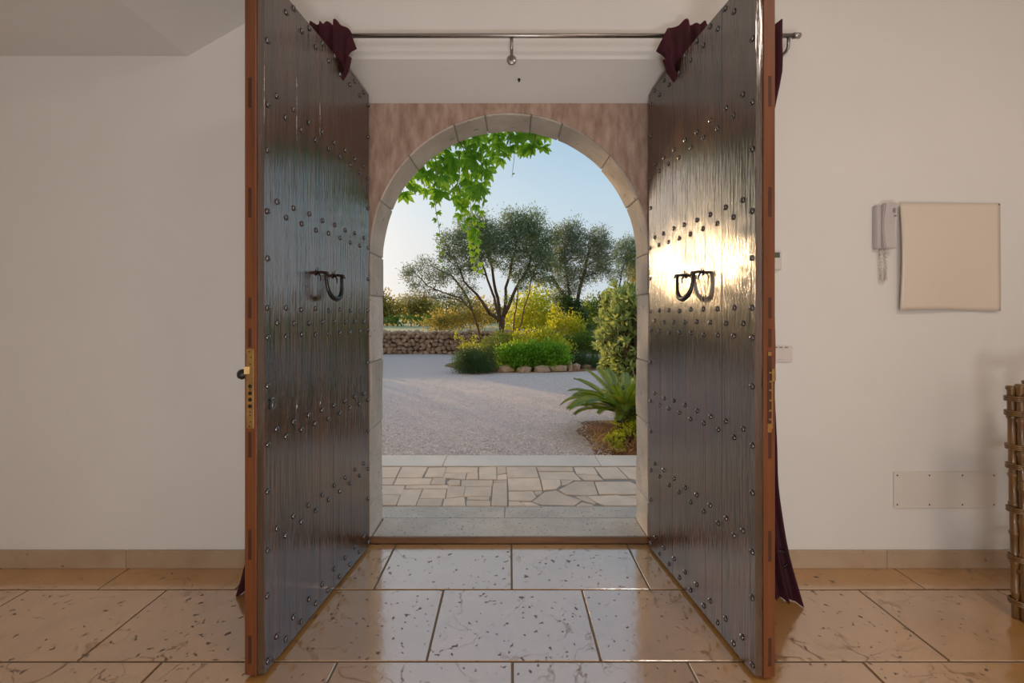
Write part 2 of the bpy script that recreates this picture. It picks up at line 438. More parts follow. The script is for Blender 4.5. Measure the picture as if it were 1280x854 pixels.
def tree(name, label, cat, base, forks, clumps, leaf_m, bark_m, per_m3, L, Wd, r0=0.09, group=None, twigs=9, origin=True):
    """forks: stems as lists of points from the base up; clumps hang on the nearest stem point"""
    base = Vector(base)
    root = empty(name, base, 0, label, cat, group)
    mb = MB(); nodes = []
    for st in forks:
        st = [Vector(p) - base for p in st]
        k = len(st)
        for i in range(k - 1):
            ra = r0 * (1 - 0.75 * i / k); rb = r0 * (1 - 0.75 * (i + 1) / k)
            nodes += limb(mb, st[i], st[i + 1], ra, rb, 0, 0.05, 5, 7)
    loc = [(Vector(c) - base, r) for c, r in clumps]
    for c, r in loc:
        low = [q for q in nodes if q.z < c.z - 0.1] or nodes
        q = min(low, key=lambda q: (q - c).length + 0.35 * abs(q.x - c.x))
        pts = limb(mb, q, c, r0 * 0.33, r0 * 0.13, 0.06, 0.09, 6, 5)
        for _ in range(twigs):
            s = pts[rnd.randrange(2, len(pts))]
            d = Vector((rnd.gauss(0, 1), rnd.gauss(0, 1), rnd.gauss(0.3, 1))).normalized()
            e = c + Vector((d.x * r[0], d.y * r[1], d.z * r[2])) * 0.9
            limb(mb, s, e, r0 * 0.10, r0 * 0.045, 0, 0.08, 3, 4)
    mb.build('trunk', bark_m, root, smooth=True)
    foliage('foliage', [(tuple(c), r) for c, r in loc], leaf_m, root, per_m3, L, Wd)
    return root

def shrub(name, label, base, clumps, m, per_m3, L, Wd, cat='shrub', group=None, stems=6, r=0.012, bark=None, **k):
    base = Vector(base)
    root = empty(name, base, 0, label, cat, group)
    loc = [(Vector(c) - base, rr) for c, rr in clumps]
    mb = MB()
    for c, rr in loc:
        for _ in range(max(1, stems // max(1, len(loc) // 2))):
            e = c + Vector((rnd.uniform(-.7, .7) * rr[0], rnd.uniform(-.7, .7) * rr[1], rnd.uniform(-.3, .6) * rr[2]))
            limb(mb, Vector((c.x * 0.85 + rnd.uniform(-.3, .3) * rr[0], c.y * 0.85, 0.0)), e, r, r * 0.4, 0, 0.08, 4, 4)
    mb.build('stem', bark or M_bark, root, smooth=True)['kind'] = 'stuff'
    foliage('foliage', [(tuple(c), rr) for c, rr in loc], m, root, per_m3, L, Wd, **k)
    return root

# ================================================================== ROOM
WY, AY, OY = 2.163, 2.390, 2.62        # room wall face, arch wall face, outer face
RW = 0.93                              # half width of the reveal
AR, ASZ = 0.770, 1.608                 # arch radius and springing height
XL, XR, YB = -3.3, 3.3, -4.2

def structure(o, label, cat=None):
    return tag(o, label, cat, None, 'structure')

mb = MB()
mb.box((XL, WY, 0), (-RW, 2.40, 4.2)); mb.box((RW, WY, 0), (XR, 2.40, 4.2))
mb.add([(-RW, WY, 2.544), (RW, WY, 2.544), (RW, 2.40, 2.432), (-RW, 2.40, 2.432), (-RW, WY, 4.2), (RW, WY, 4.2), (RW, 2.40, 4.2), (-RW, 2.40, 4.2)],
       [(0, 3, 2, 1), (4, 5, 6, 7), (0, 1, 5, 4), (1, 2, 6, 5), (2, 3, 7, 6), (3, 0, 4, 7)])
structure(mb.build('wall_front', M_wall), 'cream plastered room wall around the deep doorway', 'wall')
structure(MB().box((XL - 0.15, YB, 0), (XL, 2.40, 4.2)).build('wall_left', M_wall), 'plain cream plastered side wall of the room, left of the doorway', 'wall')
structure(MB().box((XR, YB, 0), (XR + 0.15, 2.40, 4.2)).build('wall_right', M_wall), 'plain cream plastered side wall of the room, right of the doorway', 'wall')
structure(MB().box((XL - 0.15, YB - 0.15, 0), (XR + 0.15, YB, 4.2)).build('wall_back', M_wall), 'plain cream wall at the back of the room', 'wall')
# ceiling: low flat part on the left, then a slope that climbs to the right
xs = [(XL, 2.56), (-1.61, 2.56), (0.25, 3.622), (XR, 3.622)]
prof = xs + [(x, z + 0.12) for x, z in reversed(xs)]
mb = MB()
n = len(prof)
mb.add([(x, YB, z) for x, z in prof] + [(x, WY, z) for x, z in prof],
       [(i, (i + 1) % n, n + (i + 1) % n, n + i) for i in range(n)] + [(0, 7, 6, 1), (1, 6, 5, 2), (2, 5, 4, 3), (8, 9, 14, 15), (9, 10, 13, 14), (10, 11, 12, 13)])
structure(mb.build('ceiling', M_ceil), 'white plaster ceiling, low and flat at left then sloping up', 'ceiling')

# floor: grout bed and stone tiles laid in offset rows
floor = structure(MB().box((XL, YB, -0.10), (XR, 2.385, -0.004)).build('floor', M_grout), 'beige travertine tile floor of the entrance room', 'floor')
TW, TD = 0.635, 0.415
tmesh = MB().box((-TW / 2 + .004, -TD / 2 + .004, -0.03), (TW / 2 - .004, TD / 2 - .004, 0.0)).mesh('tile', M_tile, 0.0018, segs=1)
row, y1 = 0, 2.40
while y1 > YB + 0.05:
    off = 0.010 if row % 2 == 0 else 0.332
    k = -6
    while k < 6:
        x0, x1 = off + k * TW, off + (k + 1) * TW
        a, b = max(x0, XL), min(x1, XR)
        yt, yb = (y1, y1 - TD)
        if row == 0: yt = 2.385
        yb = max(yb, YB)
        if b - a > 0.03:
            if a == x0 and b == x1 and row > 0 and yb > YB:
                o = new_ob('tile', tmesh, floor, ((x0 + x1) / 2, y1 - TD / 2, rnd.uniform(-.0008, 0)))
            else:
                MB().box((a + .004, yb + .004, -0.03), (b - .004, yt - .004, 0.0)).build('tile', M_tile, floor, 0.0018)
        k += 1
    row += 1; y1 -= TD

def baseboard(name, x0, cuts, x1, label):
    root = empty(name, ((x0 + x1) / 2, WY - 0.006, 0.0), 0, label, 'baseboard', None, 'structure')
    ed = [x0] + cuts + [x1]
    c = (x0 + x1) / 2
    for a, b in zip(ed, ed[1:]):
        MB().box((a + .001 - c, -0.0075, 0.0), (b - .001 - c, 0.006, 0.088)).build('stone_slab', M_base, root, 0.002)
baseboard('baseboard_left', XL, [-2.55, -1.91], -1.0, 'beige stone baseboard along the wall left of the doorway')
baseboard('baseboard_right', 1.0, [1.88, 2.54], XR, 'beige stone baseboard along the wall right of the doorway')

structure(MB().box((-0.785, 2.386, 0), (0.785, 2.401, 0.034)).build('trim_1', M_sill, bevel=0.002), 'brown stained wooden sill strip across the doorway floor', 'door sill')

# ------------------------------------------------------------------ arch wall
def arch_slab(mb, r, y0, y1, x0, x1, ztop, zbase=0.0, seg=40):
    """a wall slab between two y planes with an arched opening"""
    A = [PI * i / seg for i in range(seg + 1)]
    inner = [(r, zbase)] + [(r * math.cos(a), ASZ + r * math.sin(a)) for a in A] + [(-r, zbase)]
    outer = []
    for i, (x, z) in enumerate(inner):
        if i == 0: outer.append((x1, zbase))
        elif i == len(inner) - 1: outer.append((x0, zbase))
        else:
            a = A[i - 1]; c, s = math.cos(a), math.sin(a)
            t = min((x1 if c > 0 else -x0) / abs(c) if abs(c) > 1e-6 else 1e9, (ztop - ASZ) / s if s > 1e-6 else 1e9)
            outer.append((c * t, ASZ + s * t))
    # put true corners in
    for i in range(1, len(outer)):
        for cx in (x1, x0):
            (ax, az), (bx, bz) = outer[i - 1], outer[i]
            if (abs(ax - cx) < 1e-6) != (abs(bx - cx) < 1e-6) and (abs(az - ztop) < 1e-6) != (abs(bz - ztop) < 1e-6):
                j = i if abs(ax - cx) < 1e-6 and abs(bz - ztop) < 1e-6 else i - 1
                if (cx > 0) == (outer[j][0] > 0): outer[j] = (cx, ztop)
    n = len(inner)
    vs = [(x, y0, z) for x, z in inner] + [(x, y0, z) for x, z in outer] + [(x, y1, z) for x, z in inner] + [(x, y1, z) for x, z in outer]
    fs = []
    for i in range(n - 1):
        fs += [(i, i + 1, n + i + 1, n + i), (2 * n + i, 3 * n + i, 3 * n + i + 1, 2 * n + i + 1),
               (i, 2 * n + i, 2 * n + i + 1, i + 1), (n + i, n + i + 1, 3 * n + i + 1, 3 * n + i)]
    mb.add(vs, fs)

mb = MB(); arch_slab(mb, 0.903, 2.402, 2.60, -9.0, 9.0, 6.2)
awall = structure(mb.build('wall_arch', M_facade), 'thick outer house wall pierced by the round stone arch', 'wall')
mb = MB(); arch_slab(mb, AR + 0.006, AY, 2.4015, -RW + .001, RW - .001, 2.4355)
mb.build('plaster_panel', M_pink, awall)['label'] = 'pinkish brown brushed plaster around the arch'
mb = MB(); arch_slab(mb, 0.783, 2.408, 2.608, -0.902, 0.902, ASZ + 0.902)
mb.build('mortar_joint', M_mortar, awall)
def voussoir(a0, a1, r0, r1, seg):
    mb = MB()
    vs, fs = [], []
    for i in range(seg + 1):
        a = a0 + (a1 - a0) * i / seg
        c, s = math.cos(a), math.sin(a)
        for r, y in ((r0, AY + .003), (r1, AY + .014), (r1, OY - .003), (r0, OY + .004)):
            vs.append((r * c, y, ASZ + r * s))
    for i in range(seg):
        for k in range(4):
            a, b = i * 4 + k, i * 4 + (k + 1) % 4
            fs.append((a, b, b + 4, a + 4))
    fs += [(3, 2, 1, 0), tuple(seg * 4 + k for k in range(4))]
    return mb.add(vs, fs)
angs = [0, 23, 44, 68, 81, 100, 113.5, 136, 158, 180]
for a, b in zip(angs, angs[1:]):
    g = 0.10
    q = rnd.uniform(-0.004, 0.003)
    voussoir(math.radians(a + g), math.radians(b - g), AR + q, 0.90, 5).build('arch_stone', M_arch, awall, 0.006, jitter=0.004)
for side, zz in ((-1, [0, 0.20, 0.625, 1.0, 1.375, ASZ]), (1, [0, 0.227, 0.66, 1.0, 1.384, ASZ])):
    for z0, z1 in zip(zz, zz[1:]):
        q = rnd.uniform(-0.006, 0.002)
        mb = MB()
        N_ = 4
        vs, fs = [], []
        for i in range(N_ + 1):
            z = z0 + .0012 + (z1 - z0 - .0024) * i / N_
            for x, y in ((AR + q, AY + .003), (0.90, AY + .014), (0.90, OY - .003), (AR + q, OY + .004)):
                vs.append((side * x, y, z))
        for i in range(N_):
            for k in range(4):
                a, b = i * 4 + k, i * 4 + (k + 1) % 4
                fs.append((a, b, b + 4, a + 4))
        fs += [(3, 2, 1, 0), tuple(N_ * 4 + k for k in range(4))]
        mb.add(vs, fs).build('arch_stone', M_arch, awall, 0.007, jitter=0.006)
structure(MB().box((-0.762, 2.402, -0.1), (0.762, OY, 0.034)).build('trim_2', M_thresh, bevel=0.004), 'grey tooled stone threshold slab under the arch', 'threshold')

# ================================================================== DOOR LEAVES
LEAF, DZ0, DZ1, T_PL, T_ALL = 0.841, 0.016, 2.452, 0.027, 0.070
ROWS9 = [1.14, .748, .371, .034, -.07, -.445, -.813, -1.207]
ROWS8 = [1.187, .80, .4215, -.02, -.40, -.767, -1.15]
SINGLE = [.97, .586, .207, -.24, -.61, -.975]
stud_me = MB().lathe([(0.0115, 0), (0.0108, 0.003), (0.0078, 0.0058), (0.003, 0.0072)], (0, 0, 0), (0, 1, 0), 8).mesh('stud', M_stud, smooth=True)

def leaf(name, hinge, near, o, seams, label):
    """o = which side of local y is the outside face (-1 left leaf, +1 right leaf); local x runs from the hinge to the free edge"""
    hx, hy = hinge; nx, ny = near
    L = math.hypot(nx - hx, ny - hy)
    root = empty(name, (hx, hy, 0), math.atan2(ny - hy, nx - hx), label, 'door', None, 'structure')
    def Y(t): return o * t
    # planks; s is measured from the free edge
    ed = [0.0] + seams + [L]
    for a, b in zip(ed, ed[1:]):
        g = 0.0007
        MB().box((L - b + g, Y(rnd.uniform(0, .0005)), DZ0), (L - a - g, Y(T_PL), DZ1)).build('plank', M_plank, root, 0.0003)
    # frame behind the planks
    x0, x1 = 0.0, L + 0.004
    zb, zt = DZ0 - 0.006, DZ1 + 0.002
    def fr(nm, xa, xb, za, zc, t0=T_PL, t1=T_ALL):
        return MB().box((xa, Y(t0), za), (xb, Y(t1), zc)).build(nm, M_frame, root, 0.002)
    fr('stile', x1 - 0.11, x1, zb, zt); fr('stile', x0, x0 + 0.11, zb, zt)
    for za, zc in ((zb, .19), (0.86, 1.02), (1.62, 1.76), (2.28, zt)):
        fr('rail', x0 + 0.111, x1 - 0.111, za, zc)
    fr('back_board', x0 + 0.111, x1 - 0.111, zb + .12, zt - .12, T_PL + .0005, T_PL + .018)
    for y0, y1 in ((97, 135), (235, 272), (372, 398), (411, 434), (540, 572), (662, 700), (795, 830)):
        za, zc = EYE + (PY - y1) / 361, EYE + (PY - y0) / 361
        MB().box((x1 - 0.02, Y(0.044), za), (x1 + 0.0006, Y(0.056), zc)).build('tenon', M_tenon, root)
    # studs
    def stud(s, z):
        new_ob('stud', stud_me, root, (L - s, 0.0, EYE + z), (0, 0, PI if o > 0 else 0), None)
    c9 = [0.020 + i * 0.1017 for i in range(9)]
    c8 = [0.071 + i * 0.1017 for i in range(8)]
    for z in ROWS9:
        for s in c9: stud(s + rnd.uniform(-.003, .003), z + rnd.uniform(-.004, .004))
    for z in ROWS8:
        for s in c8: stud(s + rnd.uniform(-.003, .003), z + rnd.uniform(-.004, .004))
    for z in SINGLE:
        for s in (c9[0], c9[-1]): stud(s, z)
    # knocker: two posts with curled heads and a hanging bail
    sA, sB, zk, p = 0.325, 0.462, 1.437, 0.046
    def Q(s, d, z): return (L - s, Y(-d), z)
    mb = MB()
    for s in (sA, sB):
        mb.tube([Q(s, -.002, zk), Q(s, .02, zk + .004), Q(s, p + .004, zk), Q(s, p + .012, zk - .012)], [.0075, .006, .0065, .003], 7)
        mb.tube([Q(s - .004, .012, zk + .002), Q(s - .006, .024, zk - .016), Q(s - .004, .022, zk - .034)], [.004, .0035, .0015], 5)
        mb.tube([Q(s, .005, zk), Q(s + .012, .004, zk + .026)], [.0035, .001], 5)
        mb.lathe([(.012, 0), (.010, .003)], Q(s, 0, zk), (0, -o, 0), 8)
    kn = mb.build('knocker', M_iron if o > 0 else M_rusty, root, smooth=True)
    pts, rad = [], []
    for i in range(15):
        a = PI * i / 14
        s = (sA + sB) / 2 - (sB - sA) / 2 * math.cos(a) * (1 if i in (0, 14) else 0.97)
        z = zk + .006 - 0.112 * math.sin(a) ** 0.6
        pts.append(Q(s, p - .004 + .012 * math.sin(a), z)); rad.append(.0070 + .0045 * math.sin(a) ** 2)
    bail = MB().tube(pts, rad, 7)
    bail.lathe([(.007, 0), (.007, .003), (.003, .006)], Q((sA + sB) / 2, p + .008, zk - .112), (0, 0, -1), 7)
    bail.build('bail', M_iron, kn, smooth=True)
    # hinges on the far edge
    for z in (0.30, 1.25, 2.20):
        MB().lathe([(.009, -.05), (.009, .05)], (-0.011, Y(0.060), z), (0, 0, 1), 8).build('hinge', M_iron, root, smooth=True)
    return root, L, Y

PL = (-0.759, 2.330); PN = (-0.849, 1.494)
d1, L, Y = leaf('door_1', PL, PN, -1, [.1895, .356, .469, .639], 'left leaf of the studded dark oak door, brass lock plate on edge')
x1 = L + 0.004
lp = MB().box((x1 - .01, Y(.0345), .866), (x1 + .0025, Y(.0625), 1.142)).build('lock_plate', M_brass, d1, 0.001)
for z in (1.012, .988, .966, .943): MB().lathe([(.0075, 0), (.0065, .002)], (x1 + .002, Y(.0475), z), (1, 0, 0), 10).build('bolt', M_iron, lp)
for z, y in ((1.132, .05), (1.112, .044), (1.088, .047), (1.0, .0475), (.923, .0475), (.912, .0475), (.89, .045), (.873, .05)):
    MB().lathe([(.0028, 0), (.0026, .0006)], (x1 + .0024, Y(y), z), (1, 0, 0), 8).build('screw', M_black, lp)
MB().add([(x1, Y(.044), 1.055), (x1, Y(.0645), 1.055), (x1 + .010, Y(.0645), 1.055), (x1, Y(.044), 1.080), (x1, Y(.0645), 1.080), (x1 + .010, Y(.0645), 1.080)],
         [(0, 1, 2), (3, 5, 4), (0, 2, 5, 3), (1, 4, 5, 2), (0, 3, 4, 1)]).build('latch', M_brass, lp)
es = MB().lathe([(.021, -.002), (.0215, .002), (.0175, .0035), (.0165, .0025)], (L - .043, 0, .944), (0, 1, 0), 18).build('keyhole_plate', M_stud, d1, smooth=False)
mb = MB().lathe([(.0058, 0), (.0055, .0012)], (L - .043, .0025, .950), (0, 1, 0), 10); mb.box((L - .0455, .0025, .932), (L - .0405, .0037, .949))
mb.build('keyhole', M_steel, es)
MB().lathe([(.0075, 0), (.008, .018), (.016, .026), (.019, .036), (.016, .045), (.006, .048)], (L - .03, Y(T_ALL - .001), 1.048), (0, -1, 0), 14).build('door_knob', M_black, d1, smooth=True)

PRr = (0.752, 2.330); PRn = (0.845, 1.484)
d2, L, Y = leaf('door_2', PRr, PRn, 1, [.194, .310, .468, .590, .720], 'right leaf of the studded dark oak door, mortised lock channel on edge')
x1 = L + 0.004
ch = MB().box((x1 - .01, Y(.040), .855), (x1 + .0008, Y(.056), 1.135)).build('lock_channel', M_tenon, d2)
mb = MB().box((x1 - .006, Y(.054), .868), (x1 + .004, Y(.0585), 1.075))
for z in (1.06, 1.03, 1.0, .965, .93, .90): mb.box((x1 - .006, Y(.046), z - .003), (x1 + .003, Y(.055), z + .003))
mb.box((x1 - .006, Y(.041), .855), (x1 + .0015, Y(.0565), .885)); mb.box((x1 - .006, Y(.043), 1.118), (x1 + .0015, Y(.0555), 1.132))
mb.build('strike_plate', M_brass, ch, 0.0006)
MB().box((x1 - .006, Y(.054), 1.03), (x1 + .008, Y(.068), 1.075)).build('strike_plate', M_brass, ch, 0.003)

# ================================================================== CURTAINS
RZ, RY = 2.604, 2.075
rod = empty('curtain_rod', (0.1, RY, RZ), 0, 'thin brushed steel curtain rod above the doorway', 'curtain rod')
MB().tube([(-1.30, 0, 0), (1.272, 0, 0)], 0.0105, 12).build('rod', M_steel, rod, smooth=True)
MB().lathe([(.0135, 0), (.0135, .03), (.011, .034)], (1.262, 0, 0), (1, 0, 0), 14).build('finial', M_steel, rod, smooth=True)
MB().lathe([(.0135, 0), (.0135, .03), (.011, .034)], (-1.29, 0, 0), (-1, 0, 0), 14).build('finial', M_steel, rod, smooth=True)
for bx in (-0.09, -1.27, 1.24):
    br = MB().tube([(bx, 0, -.008), (bx, .004, -.055), (bx, .02, -.064), (bx, WY - RY, -.066)], [.008, .008, .0075, .0075], 10).build('bracket', M_steel, rod, smooth=True)
    MB().lathe([(.024, 0), (.024, .006), (.021, .009)], (bx, WY - RY, -.066), (0, -1, 0), 18).build('wall_plate', M_steel, br, smooth=True)

def curtain(name, label, side, top, mid, foot, tip):
    """top/mid/foot: (near x, far x, y) spans of |x|; cloth gathered on the rod, squeezed behind the leaf, pooled on the floor"""
    nu, nv = 64, 46
    vs, fs = [], []
    ph = rnd.uniform(0, 6)
    for j in range(nv + 1):
        t = j / nv
        z = (RZ + 0.037) * (1 - t) + 0.004 * t
        if z > 2.47: k = 0.0
        else: k = min(1.0, (2.47 - z) / 0.30); k = k * k * (3 - 2 * k)
        a = top[0] + (mid[0] - top[0]) * k; b = top[1] + (mid[1] - top[1]) * k; yc = top[2] + (mid[2] - top[2]) * k
        q = max(0.0, (0.95 - z) / 0.95); q = q ** 1.5
        a += (foot[0] - a) * q; b += (foot[1] - b) * q; yc += (foot[2] - yc) * q
        for i in range(nu + 1):
            u = i / nu
            x = a + (b - a) * u
            pl = math.sin(u * 2 * PI * 7.5 + ph + 0.5 * math.sin(z * 3)) * 0.6 + 0.4 * math.sin(u * 2 * PI * 13 + ph * 2 + z)
            amp = 0.030 + 0.010 * math.sin(z * 2.1)
            if z > 2.47: amp = 0.020
            y = yc + pl * amp
            zz = z
            if z > 2.50:                        # ruffled heading above the rod
                zz = z + (0.006 * math.sin(u * 2 * PI * 11 + ph) + 0.006 * math.sin(u * 41)) * (z - 2.50) / 0.14
                e = max(0, 1 - u / 0.13)           # slack end of the heading, drooping over the rod
                zz -= 0.13 * e * e * ((z - 2.46) / 0.18)
                x -= 0.035 * e * (1 - abs(2 * (z - 2.57) / 0.14) if abs(z - 2.57) < .07 else 0) * -1 + 0.03 * e * (1 if z > 2.58 else 0)
            y += 0.012 * noise.noise(Vector((u * 9, z * 4, side)))
            # the cloth never reaches the wall or the door leaf
            y = min(y, WY - 0.012)
            vs.append((side * x, y, max(zz, 0.004)))
    if tip:                                     # corner of the hem drawn forward over the floor
        for j in range(nv + 1):
            for i in range(nu + 1):
                x, y, z = vs[j * (nu + 1) + i]
                w = max(0, 1 - z / 0.5) ** 2 * (i / nu) ** 2
                vs[j * (nu + 1) + i] = (x + side * tip[0] * w, y - tip[1] * w, z)
    for j in range(nv):
        for i in range(nu):
            a = j * (nu + 1) + i
            fs.append((a, a + 1, a + nu + 2, a + nu + 1))
    o = MB().add(vs, fs).build(name, M_velvet, None, smooth=True)
    md = o.modifiers.new('thickness', 'SOLIDIFY'); md.thickness = 0.004
    return tag(o, label, 'curtain')
curtain('velvet_curtain', 'burgundy velvet curtain bunched on the rod behind the left door leaf', -1, (0.745, 1.20, RY - .036), (0.935, 1.20, 2.10), (0.965, 1.20, 2.03), (0.03, 0.08))
curtain('velvet_curtain', 'burgundy velvet curtain pooling on the floor behind the right door leaf', 1, (0.725, 1.29, RY - .036), (0.935, 1.275, 2.10), (0.985, 1.245, 1.97), (0.02, 0.09))
tg = MB().tube([(1.232 + .028 * math.cos(a), 1.955 + .005 * math.sin(a), 0.157 + .034 * math.sin(a)) for a in [math.radians(d) for d in range(-130, 131, 20)]], 0.0045, 7)
tg.tube([(1.214, 1.955, 0.13), (1.214, 1.955, 0.002)], 0.005, 7)
tg.lathe([(.018, 0), (.016, .006)], (1.214, 1.955, 0), (0, 0, 1), 12)
tag(tg.build('door_stop', M_iron, smooth=True), 'small dark iron hook of a floor door stop before the right curtain', 'door stop')

tag(MB().lathe([(.007, -.004), (.008, .004), (.005, .010), (.0035, .018)], (0.045 * 1.1, 2.262, 2.4975), (0, -.42, -.9), 12).build('door_catch', M_iron, smooth=True), 'small dark catch fixed in the plaster soffit above the doorway', 'catch')

# ================================================================== WALL FITTINGS (right wall)
def wx(px): return (px - PX) / F * WY
def wz(py): return EYE + (PY - py) / F * WY
# cream cover, slightly bowed sheet
x0, x1_, z0, z1 = wx(1125) * .99, wx(1250) * .995, wz(388), wz(255)
cov = empty('meter_cover', ((x0 + x1_) / 2, WY, (z0 + z1) / 2), 0, 'glossy cream square cover sheet on the wall beside the intercom', 'wall panel')
nx_, nz_ = 24, 24
vs, fs = [], []
for j in range(nz_ + 1):
    for i in range(nx_ + 1):
        u, v = i / nx_, j / nz_
        bow = 0.020 + 0.012 * math.sin(PI * v) * (1 - u) - 0.012 * u + 0.006 * math.sin(2.2 * PI * u) * (1 - v)
        zz = (v - .5) * (z1 - z0) + (0.004 * math.sin(u * 5) * (1 - v))
        vs.append(((u - .5) * (x1_ - x0), -bow, zz))
for j in range(nz_):
    for i in range(nx_):
        a = j * (nx_ + 1) + i
        fs.append((a, a + 1, a + nx_ + 2, a + nx_ + 1))
sh = MB().add(vs, fs).build('sheet', M_cream, cov, smooth=True)
md = sh.modifiers.new('thickness', 'SOLIDIFY'); md.thickness = 0.004; md.offset = -1
MB().box(((x0 - x1_) / 2 + .02, -0.006, (z0 - z1) / 2 + .02), ((x1_ - x0) / 2 - .02, 0, (z1 - z0) / 2 - .02)).build('backing_frame', M_plate, cov)
for sx, sz in ((1, 1), (1, -1)):
    MB().lathe([(.004, 0), (.0035, .003)], (sx * ((x1_ - x0) / 2 - .006), -.010, sz * ((z1 - z0) / 2 - .006)), (0, -1, 0), 8).build('screw', M_iron, cov)
# low access plate
x0, x1_, z0, z1 = wx(1116), wx(1244), wz(635), wz(589)
pl = empty('access_plate', ((x0 + x1_) / 2, WY, (z0 + z1) / 2), 0, 'white screwed access plate low on the wall above the baseboard', 'access plate')
MB().prism([(-.256, -.088), (-.250, -.092), (.250, -.090), (.255, -.086), (.255, .088), (.250, .092), (-.252, .090), (-.256, .086)], 'z', 0, 0.007).build('plate', M_plate, pl, 0.0015).rotation_euler = (PI / 2, 0, 0)
for sx in (-.24, -.08, .085, .242):
    for sz in (-.073, .073):
        MB().lathe([(.0038, 0), (.0032, .002)], (sx, -.0068, sz), (0, -1, 0), 8).build('screw', M_iron, pl)
# intercom
x0, x1_, z0, z1 = wx(1094) * .985 + .015, wx(1119.5) * .976 + .015, wz(312), wz(257)
ic = empty('intercom', ((x0 + x1_) / 2, WY, (z0 + z1) / 2), 0, 'white intercom handset on the wall with looped cord', 'intercom')
h = (z1 - z0) / 2; w = (x1_ - x0) / 2
MB().box((-w - .004, -.026, -h), (w - .018, 0, h - .004)).build('base', M_greyw, ic, 0.004, segs=2)
MB().box((-w + .018, -.022, -h + .01), (w, 0, h - .01)).build('back_plate', M_greyw, ic, 0.003)
mb = MB(); n_ = 12; vs, fs = [], []
for j in range(n_ + 1):
    v = j / n_; z = -h - .002 + (2 * h + .004) * v
    d = 0.052 - 0.014 * math.sin(PI * v)
    for x, y in ((-w + .020, -.024), (-w + .020, -d), (w - .002, -d), (w - .002, -.024)): vs.append((x, y, z))
for j in range(n_):
    for k in range(4):
        a, b = j * 4 + k, j * 4 + (k + 1) % 4
        fs.append((a, b, b + 4, a + 4))
fs += [(3, 2, 1, 0), tuple(n_ * 4 + k for k in range(4))]
hs = mb.add(vs, fs).build('handset', M_greyw, ic, 0.004, segs=2)
for z in (h - .03, h - .038, h - .046): MB().box((w - .022, -.0505, z), (w - .012, -.047, z + .004)).build('speaker_slot', M_mark, hs)
MB().lathe([(.004, 0), (.0035, .004)], (w - .011, -.046, h - .062), (0, -1, 0), 8).build('button', M_mark, ic)
pts = []
for i in range(121):
    t = i / 120
    a = t * 2 * PI
    cz = -h - .002 - 0.158 * math.sin(PI * t) ** .8
    cx = -.004 + 0.026 * (1 / (1 + math.exp(-14 * (t - .5))) - .5) + .004 * math.sin(PI * t)
    c = i * 1.5
    pts.append((cx + .0042 * math.cos(c), -.017 + .0042 * math.sin(c), cz))
MB().tube(pts, 0.003, 5).build('cord', M_white, ic, smooth=True)
# thermostat
th = empty('thermostat', (wx(958), WY, wz(326.5)), 0, 'small white thermostat half hidden behind the right door edge', 'thermostat')
MB().box((-.066, -.024, -.046), (.064, 0, .046)).build('housing', M_white, th, 0.004, segs=2)
MB().box((-.04, -.0255, .014), (.052, -.023, .040)).build('display', M_lcd, th)
# switch plate
sw = empty('switch_plate', (wx(958), WY, wz(442.5)), 0, 'white double switch plate peeping out behind the right door edge', 'switch')
MB().box((-.13, -.009, -.042), (.128, 0, .042)).build('plate', M_white, sw, 0.004, segs=2)
for xx in (-.10, -.035, .03):
    b_ = MB().box((xx, -.012, -.028), (xx + .055, -.008, .024)).build('rocker', M_white, sw, 0.0015)
for xx in (.032, .058, .085, .0, -.03): MB().box((xx, -.0094, .030), (xx + .018, -.0088, .036)).build('printed_mark', M_mark, sw)

# ================================================================== BAMBOO STAND (right edge)
bs = empty('bamboo_stand', (2.362, 1.6535, 0), -1.02, 'aged bamboo stand of bundled knotted canes cut by the right frame edge', 'stand')
def cane(mb, a, b, r, nodes=7):
    a, b = Vector(a), Vector(b)
    pts, rad = [], []
    for i in range(nodes):
        for f, k in ((0.0, 1.0), (0.82, 0.96), (0.9, 1.25), (0.96, 1.22), (1.0, 1.0)):
            t = (i + f) / nodes
            if pts and f == 0.0: continue
            pts.append(a.lerp(b, t)); rad.append(r * k)
    mb.tube(pts, rad, 8)
for px_, py_ in ((-.255, -.145), (.255, -.145), (-.255, .145), (.255, .145)):
    mb = MB()
    sx = -0.014 if px_ < 0 else 0.014
    cane(mb, (px_, py_, 0), (px_ + sx, py_, .965), .014, 8)
    cane(mb, (px_ + .026, py_ - .004, 0), (px_ + .026 + sx, py_ - .004, .975), .0145, 7)
    cane(mb, (px_ + .012, py_ + .022, .01), (px_ + .012 + sx, py_ + .022, .95), .012, 9)
    lg = mb.build('leg', M_bamboo, bs, smooth=True)
    mb = MB()
    for z in (.06, .24, .44, .62, .70, .84, .90):
        MB().tube([(px_ + .012 + sx * z + .034 * math.cos(a), py_ + .006 + .032 * math.sin(a), z + .0012 * a) for a in [PI * k / 5 for k in range(31)]], .0042, 5).build('binding', M_bamboo, lg, smooth=True)
for z in (.20, .58, .93):
    for i in range(10):
        MB().tube([(-.25, -.15 + i * .0335, z), (.27, -.15 + i * .0335, z)], .013, 7).build('shelf_slat', M_bamboo, bs, smooth=True)

